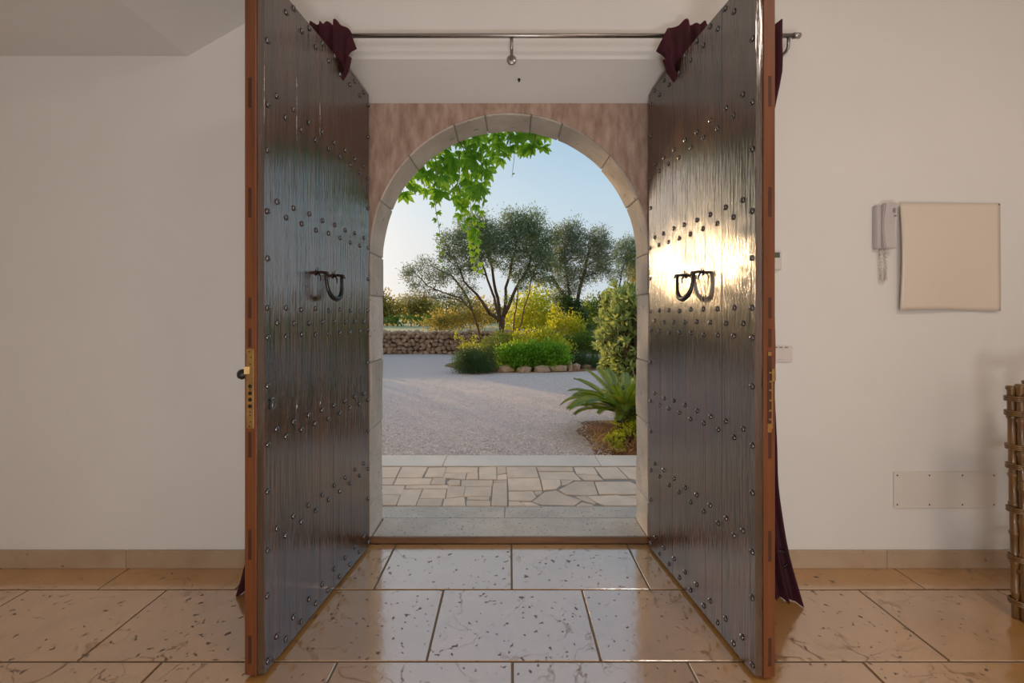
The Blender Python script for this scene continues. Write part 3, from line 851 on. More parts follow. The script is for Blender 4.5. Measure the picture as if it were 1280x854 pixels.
# ================================================================== TERRACE OUTSIDE
ZT = 0.035
ter = structure(MB().box((-4.0, 2.622, -0.12), (4.0, 3.535, ZT - 0.007)).build('terrace', M_mortar), 'crazy paved stone terrace outside the arch', 'terrace')
for a, b in ((-4.0, -1.35), (-1.35, -0.03), (-0.03, 1.3), (1.3, 4.0)):
    MB().box((a + .002, 2.624, ZT - .06), (b - .002, 2.782, ZT - .001)).build('step_slab', M_thresh, ter, 0.004)
for a, b in ((-4.0, -1.9), (-1.9, -.55), (-.55, .75), (.75, 1.62), (1.62, 4.0)):
    MB().box((a + .002, 3.540, -.12), (b - .002, 3.81, ZT + .001)).build('kerb_slab', M_kerb, ter, 0.005)
A1 = """40,65 235,65 185,165 40,165|245,65 488,65 432,165 195,165|495,68 662,68 632,160 455,158|668,65 962,65 955,120 645,120|645,125 855,122 840,182 632,165
862,122 962,118 962,182 848,182|970,65 1135,62 1138,182 970,182|1142,62 1222,62 1228,122 1142,135|1142,140 1230,128 1235,182 1142,182|40,170 188,170 155,230 40,232
195,170 530,170 508,230 165,230|538,170 660,170 650,230 512,228|668,210 700,185 795,188 790,235 690,238|40,238 278,238 235,325 40,325|285,235 680,232 680,265 275,265
680,240 840,250 825,340 660,360 668,290|805,190 1105,190 1095,250 800,248|840,252 1090,252 1080,340 825,340|1112,190 1235,188 1235,210 1110,212|1105,215 1235,212 1232,430 1085,430
40,330 228,330 190,425 45,425|250,275 438,272 370,428 195,425|445,272 665,270 650,358 405,360|400,365 632,362 612,432 375,432|640,365 835,345 845,430 622,432
862,345 1070,345 1065,378 862,372|855,378 1080,382 1078,430 850,430"""
A2 = """58,65 335,65 365,165 72,168|72,172 370,170 400,285 78,288|340,65 682,65 692,106 360,106|362,112 695,112 770,192 380,180|385,182 565,186 575,235 530,272 410,285
695,65 880,65 925,135 722,132|725,140 915,138 975,190 800,190|888,65 1102,65 1210,175 975,175|1110,65 1350,65 1350,200 1215,170|572,190 690,192 640,228 585,240
550,280 650,225 705,200 880,200 925,325 800,335 620,322|890,205 1225,205 1400,290 1400,325 935,322|78,295 312,292 345,345 295,385 80,382|318,292 402,290 390,320 345,328
300,390 420,300 530,285 620,330 770,375 700,425 390,420|705,340 810,338 905,405 890,415 780,380|815,340 1110,330 1400,388 1400,430 990,428 910,400|80,390 180,392 240,430 80,430
190,392 295,395 380,428 250,430|720,420 770,395 880,420 870,432 720,432|1120,335 1400,330 1400,382"""
def gp(px, py, z):
    Yd = (EYE - z) * F / (py - PY)
    return ((px - PX) / F * Yd, Yd)
tints = [M_pave]
for txt, ox in ((A1, 470), (A2, 625)):
    for line in txt.split('\n'):
        for poly in line.split('|'):
            pts = []
            for q in poly.split():
                u, v = (float(t) for t in q.split(','))
                if ox == 470 and u <= 45: u = -60
                pts.append(gp(ox + u / 7.53, 575 + v / 7.53, ZT))
            c = np.mean(np.array(pts), axis=0)
            pts = [(c[0] + (x - c[0]) * 0.992, c[1] + (y - c[1]) * 0.992) for x, y in pts]
            if sum(a[0] * b[1] - b[0] * a[1] for a, b in zip(pts, pts[1:] + pts[:1])) < 0: pts = pts[::-1]
            MB().prism(pts, 'z', ZT - .03, ZT + rnd.uniform(-.0015, .0015)).build('paving_stone', M_pave, ter, 0.0035, jitter=0.003)
for xs_ in ((-3.9, -1.02), (1.1, 3.9)):
    y = 2.80
    while y < 3.5:
        dy = min(rnd.uniform(.16, .26), 3.53 - y); x = xs_[0]
        while x < xs_[1] - .05:
            dx = min(rnd.uniform(.25, .5), xs_[1] - x)
            MB().box((x + .005, y + .005, ZT - .03), (x + dx - .005, y + dy - .005, ZT)).build('paving_stone', M_pave, ter, 0.0035, jitter=0.004)
            x += dx
        y += dy

# ================================================================== YARD
mb = MB()
gx, gy = 40, 40
vs, fs = [], []
for j in range(gy + 1):
    for i in range(gx + 1):
        x = -14 + 28 * i / gx; y = 2.61 + (15.6 - 2.61) * j / gy
        vs.append((x, y, -0.012 + (0.012 * noise.noise(Vector((x * .7, y * .7, 3))) if y > 4.2 else -.03)))
for j in range(gy):
    for i in range(gx):
        a = j * (gx + 1) + i; fs.append((a, a + 1, a + gx + 2, a + gx + 1))
structure(mb.add(vs, fs).build('ground', M_gravel, smooth=True), 'pinkish grey gravel yard between the house and the stone wall', 'gravel yard')
structure(MB().add([(-500, 15.0, -.02), (500, 15.0, -.02), (500, 900, -.02), (-500, 900, -.02), (-500, -60, -.14), (500, -60, -.14), (500, 15.0, -.14), (-500, 15.0, -.14)],
                   [(0, 1, 2, 3), (4, 5, 6, 7)]).build('field', M_field), 'dry pale farm field beyond the stone wall', 'field')
# loose pebbles lying on the gravel
n = 26000
d = rng.uniform(0, 1, n) ** 1.7
P = np.stack([rng.uniform(-2.6, 3.2, n) * (0.6 + d), 3.83 + d * 6.2, np.full(n, 0.0)], 1)
r = rng.uniform(0.004, 0.0105, n)
base = np.array([(1, 0, 0), (0, 1, 0), (-1, 0, 0), (0, -1, 0), (0, 0, 0.8), (0, 0, -0.6)], float)
ang = rng.uniform(0, 6.3, n); ca, sa = np.cos(ang), np.sin(ang)
Bv = base[None] * (r[:, None, None] * rng.uniform(0.7, 1.3, (n, 6, 1)))
X = Bv[:, :, 0] * ca[:, None] - Bv[:, :, 1] * sa[:, None]; Yq = Bv[:, :, 0] * sa[:, None] + Bv[:, :, 1] * ca[:, None]
V = np.stack([X, Yq, Bv[:, :, 2]], 2) + P[:, None]
V[:, :, 2] += -0.008
tri = np.array([(0, 1, 4), (1, 2, 4), (2, 3, 4), (3, 0, 4)])
T = (tri[None] + (np.arange(n) * 6)[:, None, None]).reshape(-1)
me = bpy.data.meshes.new('pebbles')
me.vertices.add(n * 6); me.vertices.foreach_set('co', V.astype(np.float32).ravel())
me.loops.add(len(T)); me.loops.foreach_set('vertex_index', T.astype(np.int32))
me.polygons.add(len(T) // 3); me.polygons.foreach_set('loop_start', np.arange(0, len(T), 3, dtype=np.int32)); me.polygons.foreach_set('loop_total', np.full(len(T) // 3, 3, dtype=np.int32))
me.update(); me.validate(); me.materials.append(M_pebble)
tag(new_ob('gravel', me), 'loose pinkish pebbles strewn over the yard', 'gravel', None, 'stuff')

# rocks shared by the wall and the edging
def rock_mesh(name, m, seed, sx=1, sy=1, sz=1):
    bm = bmesh.new()
    bmesh.ops.create_icosphere(bm, subdivisions=1, radius=0.5)
    rr = random.Random(seed)
    for v in bm.verts:
        q = v.co.copy()
        v.co = Vector((max(-.4, min(.4, q.x)) * 1.25, max(-.4, min(.4, q.y)) * 1.25, max(-.38, min(.38, q.z)) * 1.3)) + Vector((rr.uniform(-.07, .07), rr.uniform(-.07, .07), rr.uniform(-.07, .07)))
        v.co.x *= sx; v.co.y *= sy; v.co.z *= sz
    me = bpy.data.meshes.new(name); bm.to_mesh(me); bm.free(); me.materials.append(m)
    return me
wall_rocks = [rock_mesh('stone', M_drystone, k) for k in range(8)]
DY = 15.0
dw = empty('dry_stone_wall', (-2.0, DY + .2, -0.02), 0, 'low dry stone field wall of brown rubble at the yard edge', 'stone wall')
# visible face: stones one by one
cells = []
x = -4.75
cols = []
z = 0.0
for rw in range(6):
    hgt = rnd.uniform(.125, .150); x = -4.75 + rnd.uniform(0, .1)
    while x < 0.35:
        ww = rnd.uniform(.12, .24)
        cells.append((x, z, ww, hgt)); x += ww
    z += hgt
for (x, z, ww, hh) in cells[:290]:
    new_ob('stone', rnd.choice(wall_rocks), dw, (x + ww / 2 + 2.0, -.2 + rnd.uniform(-.03, .03), z + hh / 2 + rnd.uniform(-.04, .03)), (rnd.uniform(-.5, .5), rnd.uniform(-.7, .7), rnd.uniform(-.5, .5)), (ww * rnd.uniform(.9, 1.25), .26, hh * rnd.uniform(.85, 1.45)))
mb = MB()
def rubble(x, y, z, a, b, c):
    me = rnd.choice(wall_rocks); k = len(mb.v)
    co, sn = math.cos(rnd.uniform(-.4, .4)), math.sin(rnd.uniform(-.4, .4))
    mb.v += [(x + v.co.x * a * co - v.co.y * b * sn, y + v.co.x * a * sn + v.co.y * b * co, z + v.co.z * c) for v in me.vertices]
    mb.f += [tuple(i + k for i in p.vertices) for p in me.polygons]
for (x, z, ww, hh) in cells[290:]: rubble(x + ww / 2 + 2.0, -.2, z + hh / 2, ww * 1.08, .22, hh * 1.15)
for xa, xb in ((-14.0, -4.75), (0.35, 9.0)):
    z = 0.0
    for rw in range(7):
        x = xa
        while x < xb:
            ww = rnd.uniform(.16, .30); rubble(x + ww / 2 + 2.0, -.2 + rnd.uniform(-.03, .03), z + .06, ww * 1.1, .25, .15); x += ww
        z += .12
tag(mb.build('rubble', M_drystone, dw), None, None, None, 'stuff')
MB().box((-12, -.12, -.05), (11, .30, .70)).build('core', M_soil, dw, 0.05)

# ================================================================== PLANTING BED
bed = empty('planting_bed', W(665, 462, 10.4) * 1.0, 0, 'planted bed edged with pale rocks before the stone wall', 'flower bed')
bed.location = (0.6, 11.6, -0.02)
vs, fs = [], []
nr, ns = 6, 36
for j in range(nr + 1):
    rr = j / nr
    for i in range(ns):
        a = 2 * PI * i / ns
        vs.append((2.35 * rr * math.cos(a), 1.78 * rr * math.sin(a), 0.10 * (1 - rr ** 2) + .004))
for j in range(nr):
    for i in range(ns):
        a, b = j * ns + i, j * ns + (i + 1) % ns
        fs.append((a, b, b + ns, a + ns))
MB().add(vs, fs).build('soil', M_soil, bed, smooth=True)
erocks = [rock_mesh('rock', M_edging, 40 + k) for k in range(5)]
for px, w_, h_ in ((612, 14, 9), (632, 21, 10), (655, 17, 9), (677, 19, 10), (698, 22, 10), (712, 7, 14), (720, 10, 9), (733, 13, 7), (746, 10, 8), (757, 14, 9), (768, 12, 9), (780, 14, 9)):
    Yr = 9.92 + 0.0004 * (px - 665) ** 2 * (1 if px > 665 else .5) * .35
    new_ob('rock', rnd.choice(erocks), bed, ((px - PX) / F * Yr - .6, Yr - 11.6, h_ / F * Yr / 2 - .01), (0, rnd.uniform(-.1, .1), rnd.uniform(-.3, .3)), (w_ / F * Yr * 1.05, .24, h_ / F * Yr * 1.15))

def blob(px, py, rx, ry, Y, dy=None):
    """clump seen at px,py with pixel radii rx,ry, standing Y away"""
    return (tuple(W(px, py, Y)), (rx / F * Y, dy if dy else (rx + ry) / 2 / F * Y, ry / F * Y))
def gpt(px, Y, z=-0.01): return ((px - PX) / F * Y, Y, z)

shrub('rosemary_bush', 'low dark green rosemary bush at the left front of the bed', gpt(593, 9.9, .0),
      [blob(580, 452, 13, 13, 9.85), blob(594, 450, 15, 15, 9.85), blob(608, 452, 13, 13, 9.9), blob(594, 458, 24, 8, 9.8)], M_rosem, 22000, .035, .009, tight=.26, up=.5)
shrub('box_hedge', 'bright green leafy hedge at the front middle of the bed', gpt(667, 10.2, .02),
      [blob(634, 448, 12, 15, 10.15, .28), blob(650, 446, 14, 16, 10.15, .3), blob(668, 445, 15, 17, 10.2, .3), blob(685, 446, 14, 16, 10.2, .3), blob(700, 448, 12, 15, 10.25, .28)],
      M_hedge, 8000, .06, .036, tight=.24, up=.4)
shrub('rosemary_bush', 'low dark bush at the right end of the bed beside the bright hedge', gpt(732, 10.7, .0),
      [blob(722, 452, 11, 11, 10.6), blob(734, 451, 12, 11, 10.6), blob(743, 453, 9, 9, 10.7)], M_rosem, 22000, .035, .009, tight=.26, up=.5)
shrub('yellow_shrub', 'sunlit yellow green shrub behind the bright hedge', gpt(670, 11.3, .08),
      [blob(650, 427, 12, 9, 11.2), blob(668, 423, 13, 10, 11.3), blob(686, 424, 12, 10, 11.3), blob(700, 428, 9, 8, 11.2), blob(660, 436, 20, 7, 11.1), blob(688, 436, 20, 7, 11.1)], M_yell, 3600, .07, .04, up=.7, tight=.4)
shrub('green_shrub', 'rounded green shrub behind the dark bush at the bed right end', gpt(728, 12.0, .06),
      [blob(712, 432, 12, 10, 11.9), blob(728, 428, 14, 11, 12.0), blob(745, 431, 12, 10, 12.1)], M_mid, 9000, .05, .024)
shrub('olive_green_shrub', 'loose olive green shrub between rosemary bush and bright hedge', gpt(618, 11.1, .06),
      [blob(612, 433, 11, 9, 11.0), blob(625, 428, 11, 11, 11.1), blob(638, 428, 9, 10, 11.3), blob(618, 441, 16, 7, 10.9)], M_mid, 7000, .05, .02)
shrub('wispy_plant', 'thin wispy yellow plant rising over the left rosemary bush', gpt(583, 10.9, .03),
      [blob(570, 420, 3, 5, 10.8), blob(576, 426, 4, 5, 10.8), blob(582, 431, 5, 4, 10.8), blob(592, 424, 3, 6, 10.9), blob(588, 434, 12, 4, 10.8), blob(600, 434, 8, 4, 10.9)], M_yell, 5000, .05, .016, nmin=60, up=.8)

# ================================================================== TREES
def G(px, Y, z=-0.02): return gpt(px, Y, z)
tree('olive_tree', 'large spreading olive tree with several forked stems in the bed', 'tree', G(627, 12.7),
     [[G(627, 12.7), W(627, 418, 12.7), W(625, 400, 12.7), W(618, 372, 12.7), W(608, 345, 12.6), W(598, 318, 12.6)],
      [W(627, 418, 12.7), W(629, 395, 12.75), W(632, 360, 12.8), W(640, 325, 12.9), W(646, 298, 12.9)],
      [W(625, 400, 12.7), W(612, 392, 12.5), W(596, 368, 12.3), W(580, 352, 12.3)],
      [W(626, 405, 12.7), W(622, 372, 13.0), W(615, 335, 13.1), W(600, 300, 13.1)],
      [W(629, 395, 12.75), W(640, 372, 12.6), W(655, 345, 12.5), W(664, 320, 12.5)]],
     [blob(567, 305, 15, 17, 12.6), blob(592, 282, 17, 15, 12.7), blob(584, 305, 16, 15, 12.3), blob(610, 295, 20, 18, 12.9), blob(603, 318, 18, 15, 12.4), blob(622, 308, 18, 17, 12.5),
      blob(641, 280, 15, 17, 12.9), blob(655, 292, 17, 18, 12.8), blob(668, 278, 13, 17, 13.0), blob(674, 300, 15, 16, 12.8), blob(645, 312, 18, 15, 12.5), blob(664, 322, 17, 15, 12.6),
      blob(690, 296, 10, 13, 12.9), blob(684, 318, 12, 14, 12.7), blob(575, 330, 15, 13, 12.4), blob(640, 335, 13, 10, 12.8), blob(655, 345, 14, 10, 12.5), blob(595, 338, 12, 9, 12.6), blob(618, 332, 9, 8, 13.0), blob(670, 345, 12, 9, 12.7), blob(560, 318, 10, 9, 12.5)],
     M_olive, M_bark, 2400, .08, .022, .06)
tree('olive_tree', 'leaning thin olive tree with sunlit sparse crown, left of the large one', 'tree', G(604, 13.2),
     [[G(606, 13.2), W(602, 425, 13.2), W(597, 408, 13.2), W(590, 388, 13.2), W(575, 372, 13.1), W(555, 366, 13.0), W(535, 358, 12.9)],
      [W(590, 388, 13.2), W(580, 365, 13.3), W(565, 345, 13.3), W(545, 335, 13.3)]],
     [blob(520, 345, 14, 11, 13.0), blob(535, 332, 12, 12, 13.1), blob(512, 338, 9, 9, 13.2), blob(545, 350, 14, 11, 12.9), blob(527, 362, 14, 7, 12.8), blob(550, 371, 17, 7, 12.9), blob(575, 368, 13, 9, 13.0), blob(560, 345, 14, 11, 13.2),
      blob(512, 372, 10, 6, 12.9), blob(586, 382, 12, 8, 13.0), blob(582, 355, 12, 10, 13.2)],
     M_olive2, M_barkr, 1800, .075, .021, .042)
tree('slender_tree', 'slender tree with thin pale leaning stems right of the large olive', 'tree', G(646, 12.4),
     [[G(646, 12.4), W(648, 415, 12.4), W(655, 385, 12.4), W(664, 350, 12.4), W(672, 325, 12.4)],
      [G(640, 12.5), W(643, 395, 12.5), W(647, 360, 12.5), W(650, 335, 12.5)]],
     [blob(678, 325, 13, 12, 12.3), blob(692, 340, 12, 11, 12.4), blob(682, 355, 12, 9, 12.4), blob(655, 358, 10, 8, 12.4), blob(640, 375, 8, 6, 12.5)], M_olive, M_barkr, 2300, .075, .021, .026)
tree('olive_tree', 'dense grey green olive tree with dark ivy trunk near the right jamb', 'tree', G(714, 13.6),
     [[G(714, 13.6), W(713, 410, 13.6), W(712, 380, 13.6), W(709, 345, 13.6), W(706, 310, 13.6)],
      [W(713, 410, 13.6), W(722, 375, 13.6), W(731, 340, 13.6), W(738, 310, 13.6)],
      [W(712, 380, 13.6), W(698, 360, 13.5), W(688, 345, 13.5)]],
     [blob(703, 300, 13, 15, 13.6), blob(716, 292, 14, 15, 13.7), blob(730, 306, 14, 15, 13.6), blob(747, 298, 12, 15, 13.8), blob(756, 318, 12, 17, 13.7), blob(740, 328, 15, 14, 13.5), blob(715, 322, 16, 14, 13.4),
      blob(697, 325, 13, 13, 13.5), blob(725, 345, 15, 11, 13.5), blob(705, 345, 15, 11, 13.4), blob(750, 342, 12, 10, 13.6), blob(712, 362, 13, 9, 13.5), blob(700, 372, 11, 7, 13.4)],
     M_olive2, M_bark, 2700, .078, .021, .075)
shrub('ivy_clump', 'dark ivy mass wrapped around the foot of the dense olive', G(722, 13.2, -.01),
      [blob(724, 400, 10, 14, 13.2), blob(718, 385, 8, 12, 13.2), blob(730, 412, 9, 10, 13.2), blob(704, 382, 9, 10, 13.2)], M_rosem, 5200, .06, .04, cat='climber')
tree('olive_tree', 'small thin olive tree standing right of the dense one, by the jamb', 'tree', G(750, 16.4),
     [[G(750, 16.4), W(752, 405, 16.4), W(754, 385, 16.4), W(748, 365, 16.4)], [W(752, 400, 16.4), W(765, 378, 16.4), W(776, 350, 16.4), W(782, 325, 16.4)]],
     [blob(776, 318, 10, 13, 16.4), blob(788, 310, 11, 14, 16.5), blob(783, 335, 11, 12, 16.4), blob(770, 345, 9, 8, 16.4), blob(798, 325, 10, 15, 16.5)], M_olive, M_bark, 2200, .085, .022, .04)

# shrubs behind the wall
shrub('wild_shrub', 'yellow green sunlit wild bush behind the wall under the leaning olive', G(560, 17.0), [blob(540, 403, 14, 9, 17), blob(560, 398, 16, 11, 17.2), blob(583, 400, 14, 10, 17.3), blob(600, 395, 12, 14, 17.5)], M_gold, 800, .11, .055, up=.4, tight=.42)
shrub('wild_shrub', 'bright yellow green bush behind the slender pale stems', G(675, 17.5), [blob(650, 395, 14, 18, 17.6), blob(668, 385, 14, 20, 17.8), blob(688, 392, 15, 22, 17.5), blob(672, 408, 22, 10, 17.2), blob(640, 405, 10, 12, 17.3)], M_yell, 480, .12, .075, up=.3, tight=.5)
shrub('wild_shrub', 'glowing yellow bush before the dark ivy trunk', G(712, 12.7, .03), [blob(700, 410, 11, 9, 12.6), blob(712, 404, 12, 11, 12.7), blob(724, 410, 9, 8, 12.7), blob(694, 395, 7, 10, 12.7)], M_yell, 2200, .075, .045, up=.3, tight=.42)
shrub('wild_shrub', 'green bush behind the small thin olive near the jamb', G(755, 18.5), [blob(745, 392, 14, 18, 18.5), blob(765, 385, 14, 18, 18.6), blob(785, 390, 14, 18, 18.7)], M_mid, 900, .12, .06)
shrub('wild_shrub', 'orange tinted bush high behind the right jamb', G(792, 20), [blob(790, 335, 7, 16, 20), blob(800, 350, 10, 20, 20), blob(800, 385, 12, 16, 20)], M_gold, 500, .14, .06)

# far hedgerows and trees
def far(name, label, px, Yd, clumps, m, dens, L, cat='tree', group=None):
    return shrub(name, label, G(px, Yd), clumps, m, dens, L, L * .6, cat=cat, group=group, r=.08, stems=3)
far('far_tree', 'golden lit tree far off at the left edge of the arch view', 487, 70, [blob(478, 388, 13, 16, 70), blob(490, 384, 12, 12, 70), blob(470, 385, 12, 18, 70), blob(455, 380, 16, 20, 70)], M_gold, 9, .5)
far('far_tree', 'round golden far tree under the left olive branches', 512, 95, [blob(508, 386, 12, 12, 95), blob(522, 384, 14, 13, 95), blob(537, 388, 14, 12, 95)], M_gold, 9, .5)
far('far_tree', 'dusky green far tree seen between the olive stems', 575, 85, [blob(560, 388, 16, 11, 85), blob(590, 386, 18, 12, 85), blob(612, 390, 14, 9, 85)], M_gold, 4, .6)
far('far_hedge', 'dark green far hedge above the pale field strip at left', 505, 62, [blob(x, 401, 9, 5, 62) for x in range(150, 550, 11)], M_mid, 14, .4, cat='hedge')
far('far_hedge', 'long dark far hedgerow behind the olive stems and bed', 660, 95, [blob(x, 398, 14, 6, 95) for x in range(560, 1240, 17)], M_rosem, 5, .6, cat='hedge')
# trees standing left of the view, which keep the low sun off the yard
for i, (x, y, h_, lb) in enumerate(((-6.3, 9.9, 3.8, 'evergreen oak left of the yard, the one nearest the house'), (-6.4, 13.0, 3.5, 'evergreen oak left of the yard, the one nearest the stone wall'), (-10.2, 11.4, 3.9, 'evergreen oak left of the yard, the one farthest out from the house'))):
    c = [((x + rnd.uniform(-.4, .4), y + rnd.uniform(-.4, .4), h_ * f), (1.2, 1.2, h_ * .17)) for f in (.2, .36, .52, .68, .84)]
    tree('evergreen_oak', lb, 'tree', (x, y, -.02), [[(x, y, -.02), (x + .1, y, h_ * .35), (x, y + .1, h_ * .7)]], c, M_olive, M_bark, 40, .16, .08, .09)

# ================================================================== SHRUB AND CYCAD AT THE RIGHT
def whorl_shrub(name, label, base, tips, m, L, Wd):
    base = Vector(base)
    root = empty(name, base, 0, label, 'shrub')
    mb = MB(); out = []
    for p in tips:
        p = Vector(p) - base
        limb(mb, (p.x * .35, p.y * .35, 0), p, .011, .004, .04, .07, 5, 4)
        n = rnd.randint(9, 13)
        ax = (p - Vector((0, 0, .5))).normalized()
        D = unit(rng.normal(size=(n, 3))) + np.array(ax) * 0.8
        out.append(leaf_quads(np.array([tuple(p)] * n) + rng.normal(size=(n, 3)) * .018, D, L, Wd, .15))
    mb.build('stem', M_bark, root, smooth=True)['kind'] = 'stuff'
    f = new_ob('foliage', quads_mesh('foliage', np.concatenate(out), m), root); f['kind'] = 'stuff'
    return root
tips = []
for c, r in [blob(772, 375, 15, 15, 6.6, .45), blob(790, 380, 18, 22, 6.5, .5), blob(768, 400, 18, 16, 6.5, .5), blob(765, 425, 16, 18, 6.5, .45), blob(785, 420, 20, 25, 6.4, .5), blob(770, 450, 14, 18, 6.4, .4), blob(790, 460, 16, 25, 6.3, .5), blob(806, 410, 16, 40, 6.5, .5)]:
    for _ in range(84):
        q = Vector((rnd.gauss(0, 1), rnd.gauss(0, 1), rnd.gauss(0, 1))).normalized() * rnd.uniform(.35, 1.22)
        tips.append((c[0] + q.x * r[0], c[1] + q.y * r[1], c[2] + q.z * r[2]))
whorl_shrub('tall_shrub', 'tall pale green whorled shrub beside the right jamb', G(788, 6.5), tips, M_dusty, .105, .040)
tips = []
for c, r in [blob(778, 500, 10, 10, 4.9, .15), blob(788, 490, 12, 14, 5.0, .2), blob(770, 488, 8, 7, 5.0, .15), blob(786, 515, 9, 12, 4.8, .15)]:
    for _ in range(13):
        q = Vector((rnd.gauss(0, 1), rnd.gauss(0, 1), rnd.gauss(0, 1))).normalized() * rnd.uniform(.4, 1)
        tips.append((c[0] + q.x * r[0], c[1] + q.y * r[1], c[2] + q.z * r[2]))
whorl_shrub('young_shrub', 'young pale leaved shrub growing up through the cycad fronds', G(786, 5.0), tips, M_dusty, .085, .034)

def frond_mesh(length, droop, lift, k):
    """an arching cycad frond along +x"""
    rr = random.Random(k)
    mb = MB(); n = 46
    def rach(t):
        return Vector((length * t * (1 - .12 * t * t), 0, lift * length * t - droop * length * t ** 2.2))
    pts = [rach(i / 10) for i in range(11)]
    mb.tube(pts, [.006 * (1 - .75 * i / 10) for i in range(11)], 4)
    for i in range(n):
        t = .14 + .86 * i / n
        p = rach(t); d = (rach(min(1, t + .02)) - rach(t - .02)).normalized()
        ll = .155 * (math.sin(PI * min(1, .18 + .80 * t)) ** .6) * (length / .7)
        for sd in (-1, 1):
            s = (Vector((0, sd, .28)) + d * (.85 + .5 * t)).normalized()
            w = Vector((d.x, 0, d.z)) * .0062
            e = p + s * ll + Vector((0, 0, -.012))
            m_ = p + s * ll * .5 + Vector((0, 0, .008))
            a = len(mb.v)
            mb.v += [tuple(p - w), tuple(p + w), tuple(m_ + w), tuple(m_ - w), tuple(e)]
            mb.f += [(a, a + 1, a + 2, a + 3), (a + 3, a + 2, a + 4)]
    return mb.mesh('frond', M_cycad)
cy = empty('cycad', (1.26, 4.72, -.02), 0, 'cycad with arching dark green fronds at the foot of the right jamb', 'cycad')
mb = MB().lathe([(.10, 0), (.12, .08), (.115, .16), (.09, .22), (.05, .26)], (0, 0, 0), (0, 0, 1), 12)
mb.build('trunk', M_bark, cy, jitter=.012)
fm = [frond_mesh(.74, .30, .35, 1), frond_mesh(.66, .42, .72, 2), frond_mesh(.70, .50, .55, 3), frond_mesh(.58, .32, .95, 4)]
for i in range(54):
    a = i * 2.39996
    k = i % 4
    new_ob('frond', fm[k], cy, (.05 * math.cos(a), .05 * math.sin(a), .22 + .02 * k), (rnd.uniform(-.25, .25), rnd.uniform(-.12, .14), a), (rnd.uniform(.85, 1.12),) * 3)
# soil strip, straw and little plants by the jamb
vs, fs = [], []
for j in range(13):
    for i in range(17):
        u, v = i / 16, j / 12
        x = .80 + 2.2 * u; y = 3.83 + 1.5 * v
        e = min(1, u * 3.5) * min(1, (1 - v) * 3) * min(1, .25 + v * 4)
        vs.append((x + .16 * (1 - min(1, u * 4)) * noise.noise(Vector((v * 4, 0, 2))) , y, -.018 + .075 * e + .018 * noise.noise(Vector((x * 7, y * 7, 0))) * e))
for j in range(12):
    for i in range(16):
        a = j * 17 + i; fs.append((a, a + 1, a + 18, a + 17))
structure(MB().add(vs, fs).build('soil_strip', M_soil, smooth=True), 'reddish soil strip along the terrace under the cycad', 'soil')
n = 420
P = np.stack([rng.uniform(.78, 1.45, n), rng.uniform(3.86, 4.35, n), rng.uniform(.035, .075, n)], 1)
D = np.stack([rng.normal(size=n) * .8, rng.normal(size=n) * .8, rng.uniform(.05, .9, n)], 1)
tag(new_ob('dry_grass', quads_mesh('dry_grass', leaf_quads(P, D, .095, .009), M_straw)), 'dry straw coloured grass tufts on the reddish soil by the terrace', 'grass', None, 'stuff')
for i, (px, py, Yq, s, lb) in enumerate(((782, 548, 4.15, 1.0, 'small yellow green leafy plant at the foot of the right jamb'), (770, 556, 4.0, .6, 'tiny green plant at the terrace edge left of the yellow green one'), (790, 536, 4.4, .9, 'small leafy plant behind the yellow green one by the jamb'))):
    b_ = Vector(gpt(px, Yq, .045))
    tips = [(b_.x + rnd.gauss(0, .06) * s, b_.y + rnd.gauss(0, .06) * s, .05 + rnd.uniform(.04, .20) * s) for _ in range(16)]
    whorl_shrub('small_plant', lb, b_, tips, M_yell if i < 2 else M_mid, .05, .026)
hose = MB().tube([(1.35, 3.95, .05), (1.18, 3.84, .055), (1.16, 3.80, .048), (1.19, 3.74, .044), (1.25, 3.72, .044), (1.40, 3.70, .044)], .0055, 6)
tag(hose.build('garden_hose', M_black, smooth=True), 'thin black irrigation hose curling over the kerb by the right jamb', 'hose')

# ================================================================== VINE OVER THE ARCH
def leaflet(mb, base, d, n, L, wd):
    """one pointed, folded leaflet"""
    d = d.normalized(); s = d.cross(n).normalized()
    a = len(mb.v)
    q = [base, base + d * L * .28 + s * wd * .42, base + d * L * .58 + s * wd * .46, base + d * L * .86 + s * wd * .17, base + d * L,
         base + d * L * .86 - s * wd * .17, base + d * L * .58 - s * wd * .46, base + d * L * .28 - s * wd * .42,
         base + d * L * .28 - n * wd * .10, base + d * L * .58 - n * wd * .12, base + d * L * .86 - n * wd * .05]
    mb.v += [tuple(p) for p in q]
    mb.f += [(a, a + 1, a + 8), (a + 1, a + 2, a + 9, a + 8), (a + 2, a + 3, a + 10, a + 9), (a + 3, a + 4, a + 10), (a, a + 8, a + 7), (a + 7, a + 8, a + 9, a + 6), (a + 6, a + 9, a + 10, a + 5), (a + 5, a + 10, a + 4)]
def creeper_leaf(k, m, five=True):
    rr = random.Random(k)
    mb = MB()
    mb.tube([(0, 0, .05), (0, -.012, .02), (0, 0, 0)], [.0012, .0012, .0014], 3, False)
    for a in ((-1.35, -.68, 0, .68, 1.35) if five else (-.8, 0, .8)):
        a += rr.uniform(-.12, .12)
        d = Vector((math.sin(a), rr.uniform(-.30, .05), -math.cos(a) * .95 - .15))
        L = (.082 if abs(a) < .3 else (.074 if abs(a) < 1 else .058)) * rr.uniform(.9, 1.1)
        n = Vector((rr.uniform(-.35, .35), -1, rr.uniform(-.1, .35))); n = (n - d.normalized() * n.dot(d.normalized())).normalized()
        leaflet(mb, Vector((0, 0, 0)), d, n, L * 1.16, L * .50)
    return mb.mesh('leaf', m, smooth=True)
vm = [creeper_leaf(k, M_vine) for k in range(5)]
vy = [creeper_leaf(20 + k, M_vine2, k % 2 == 0) for k in range(3)]
VO = Vector((-.25, OY, 2.45))
vine = empty('creeper_vine', VO, 0, 'green creeper vine hanging down outside over the arch at left', 'vine')
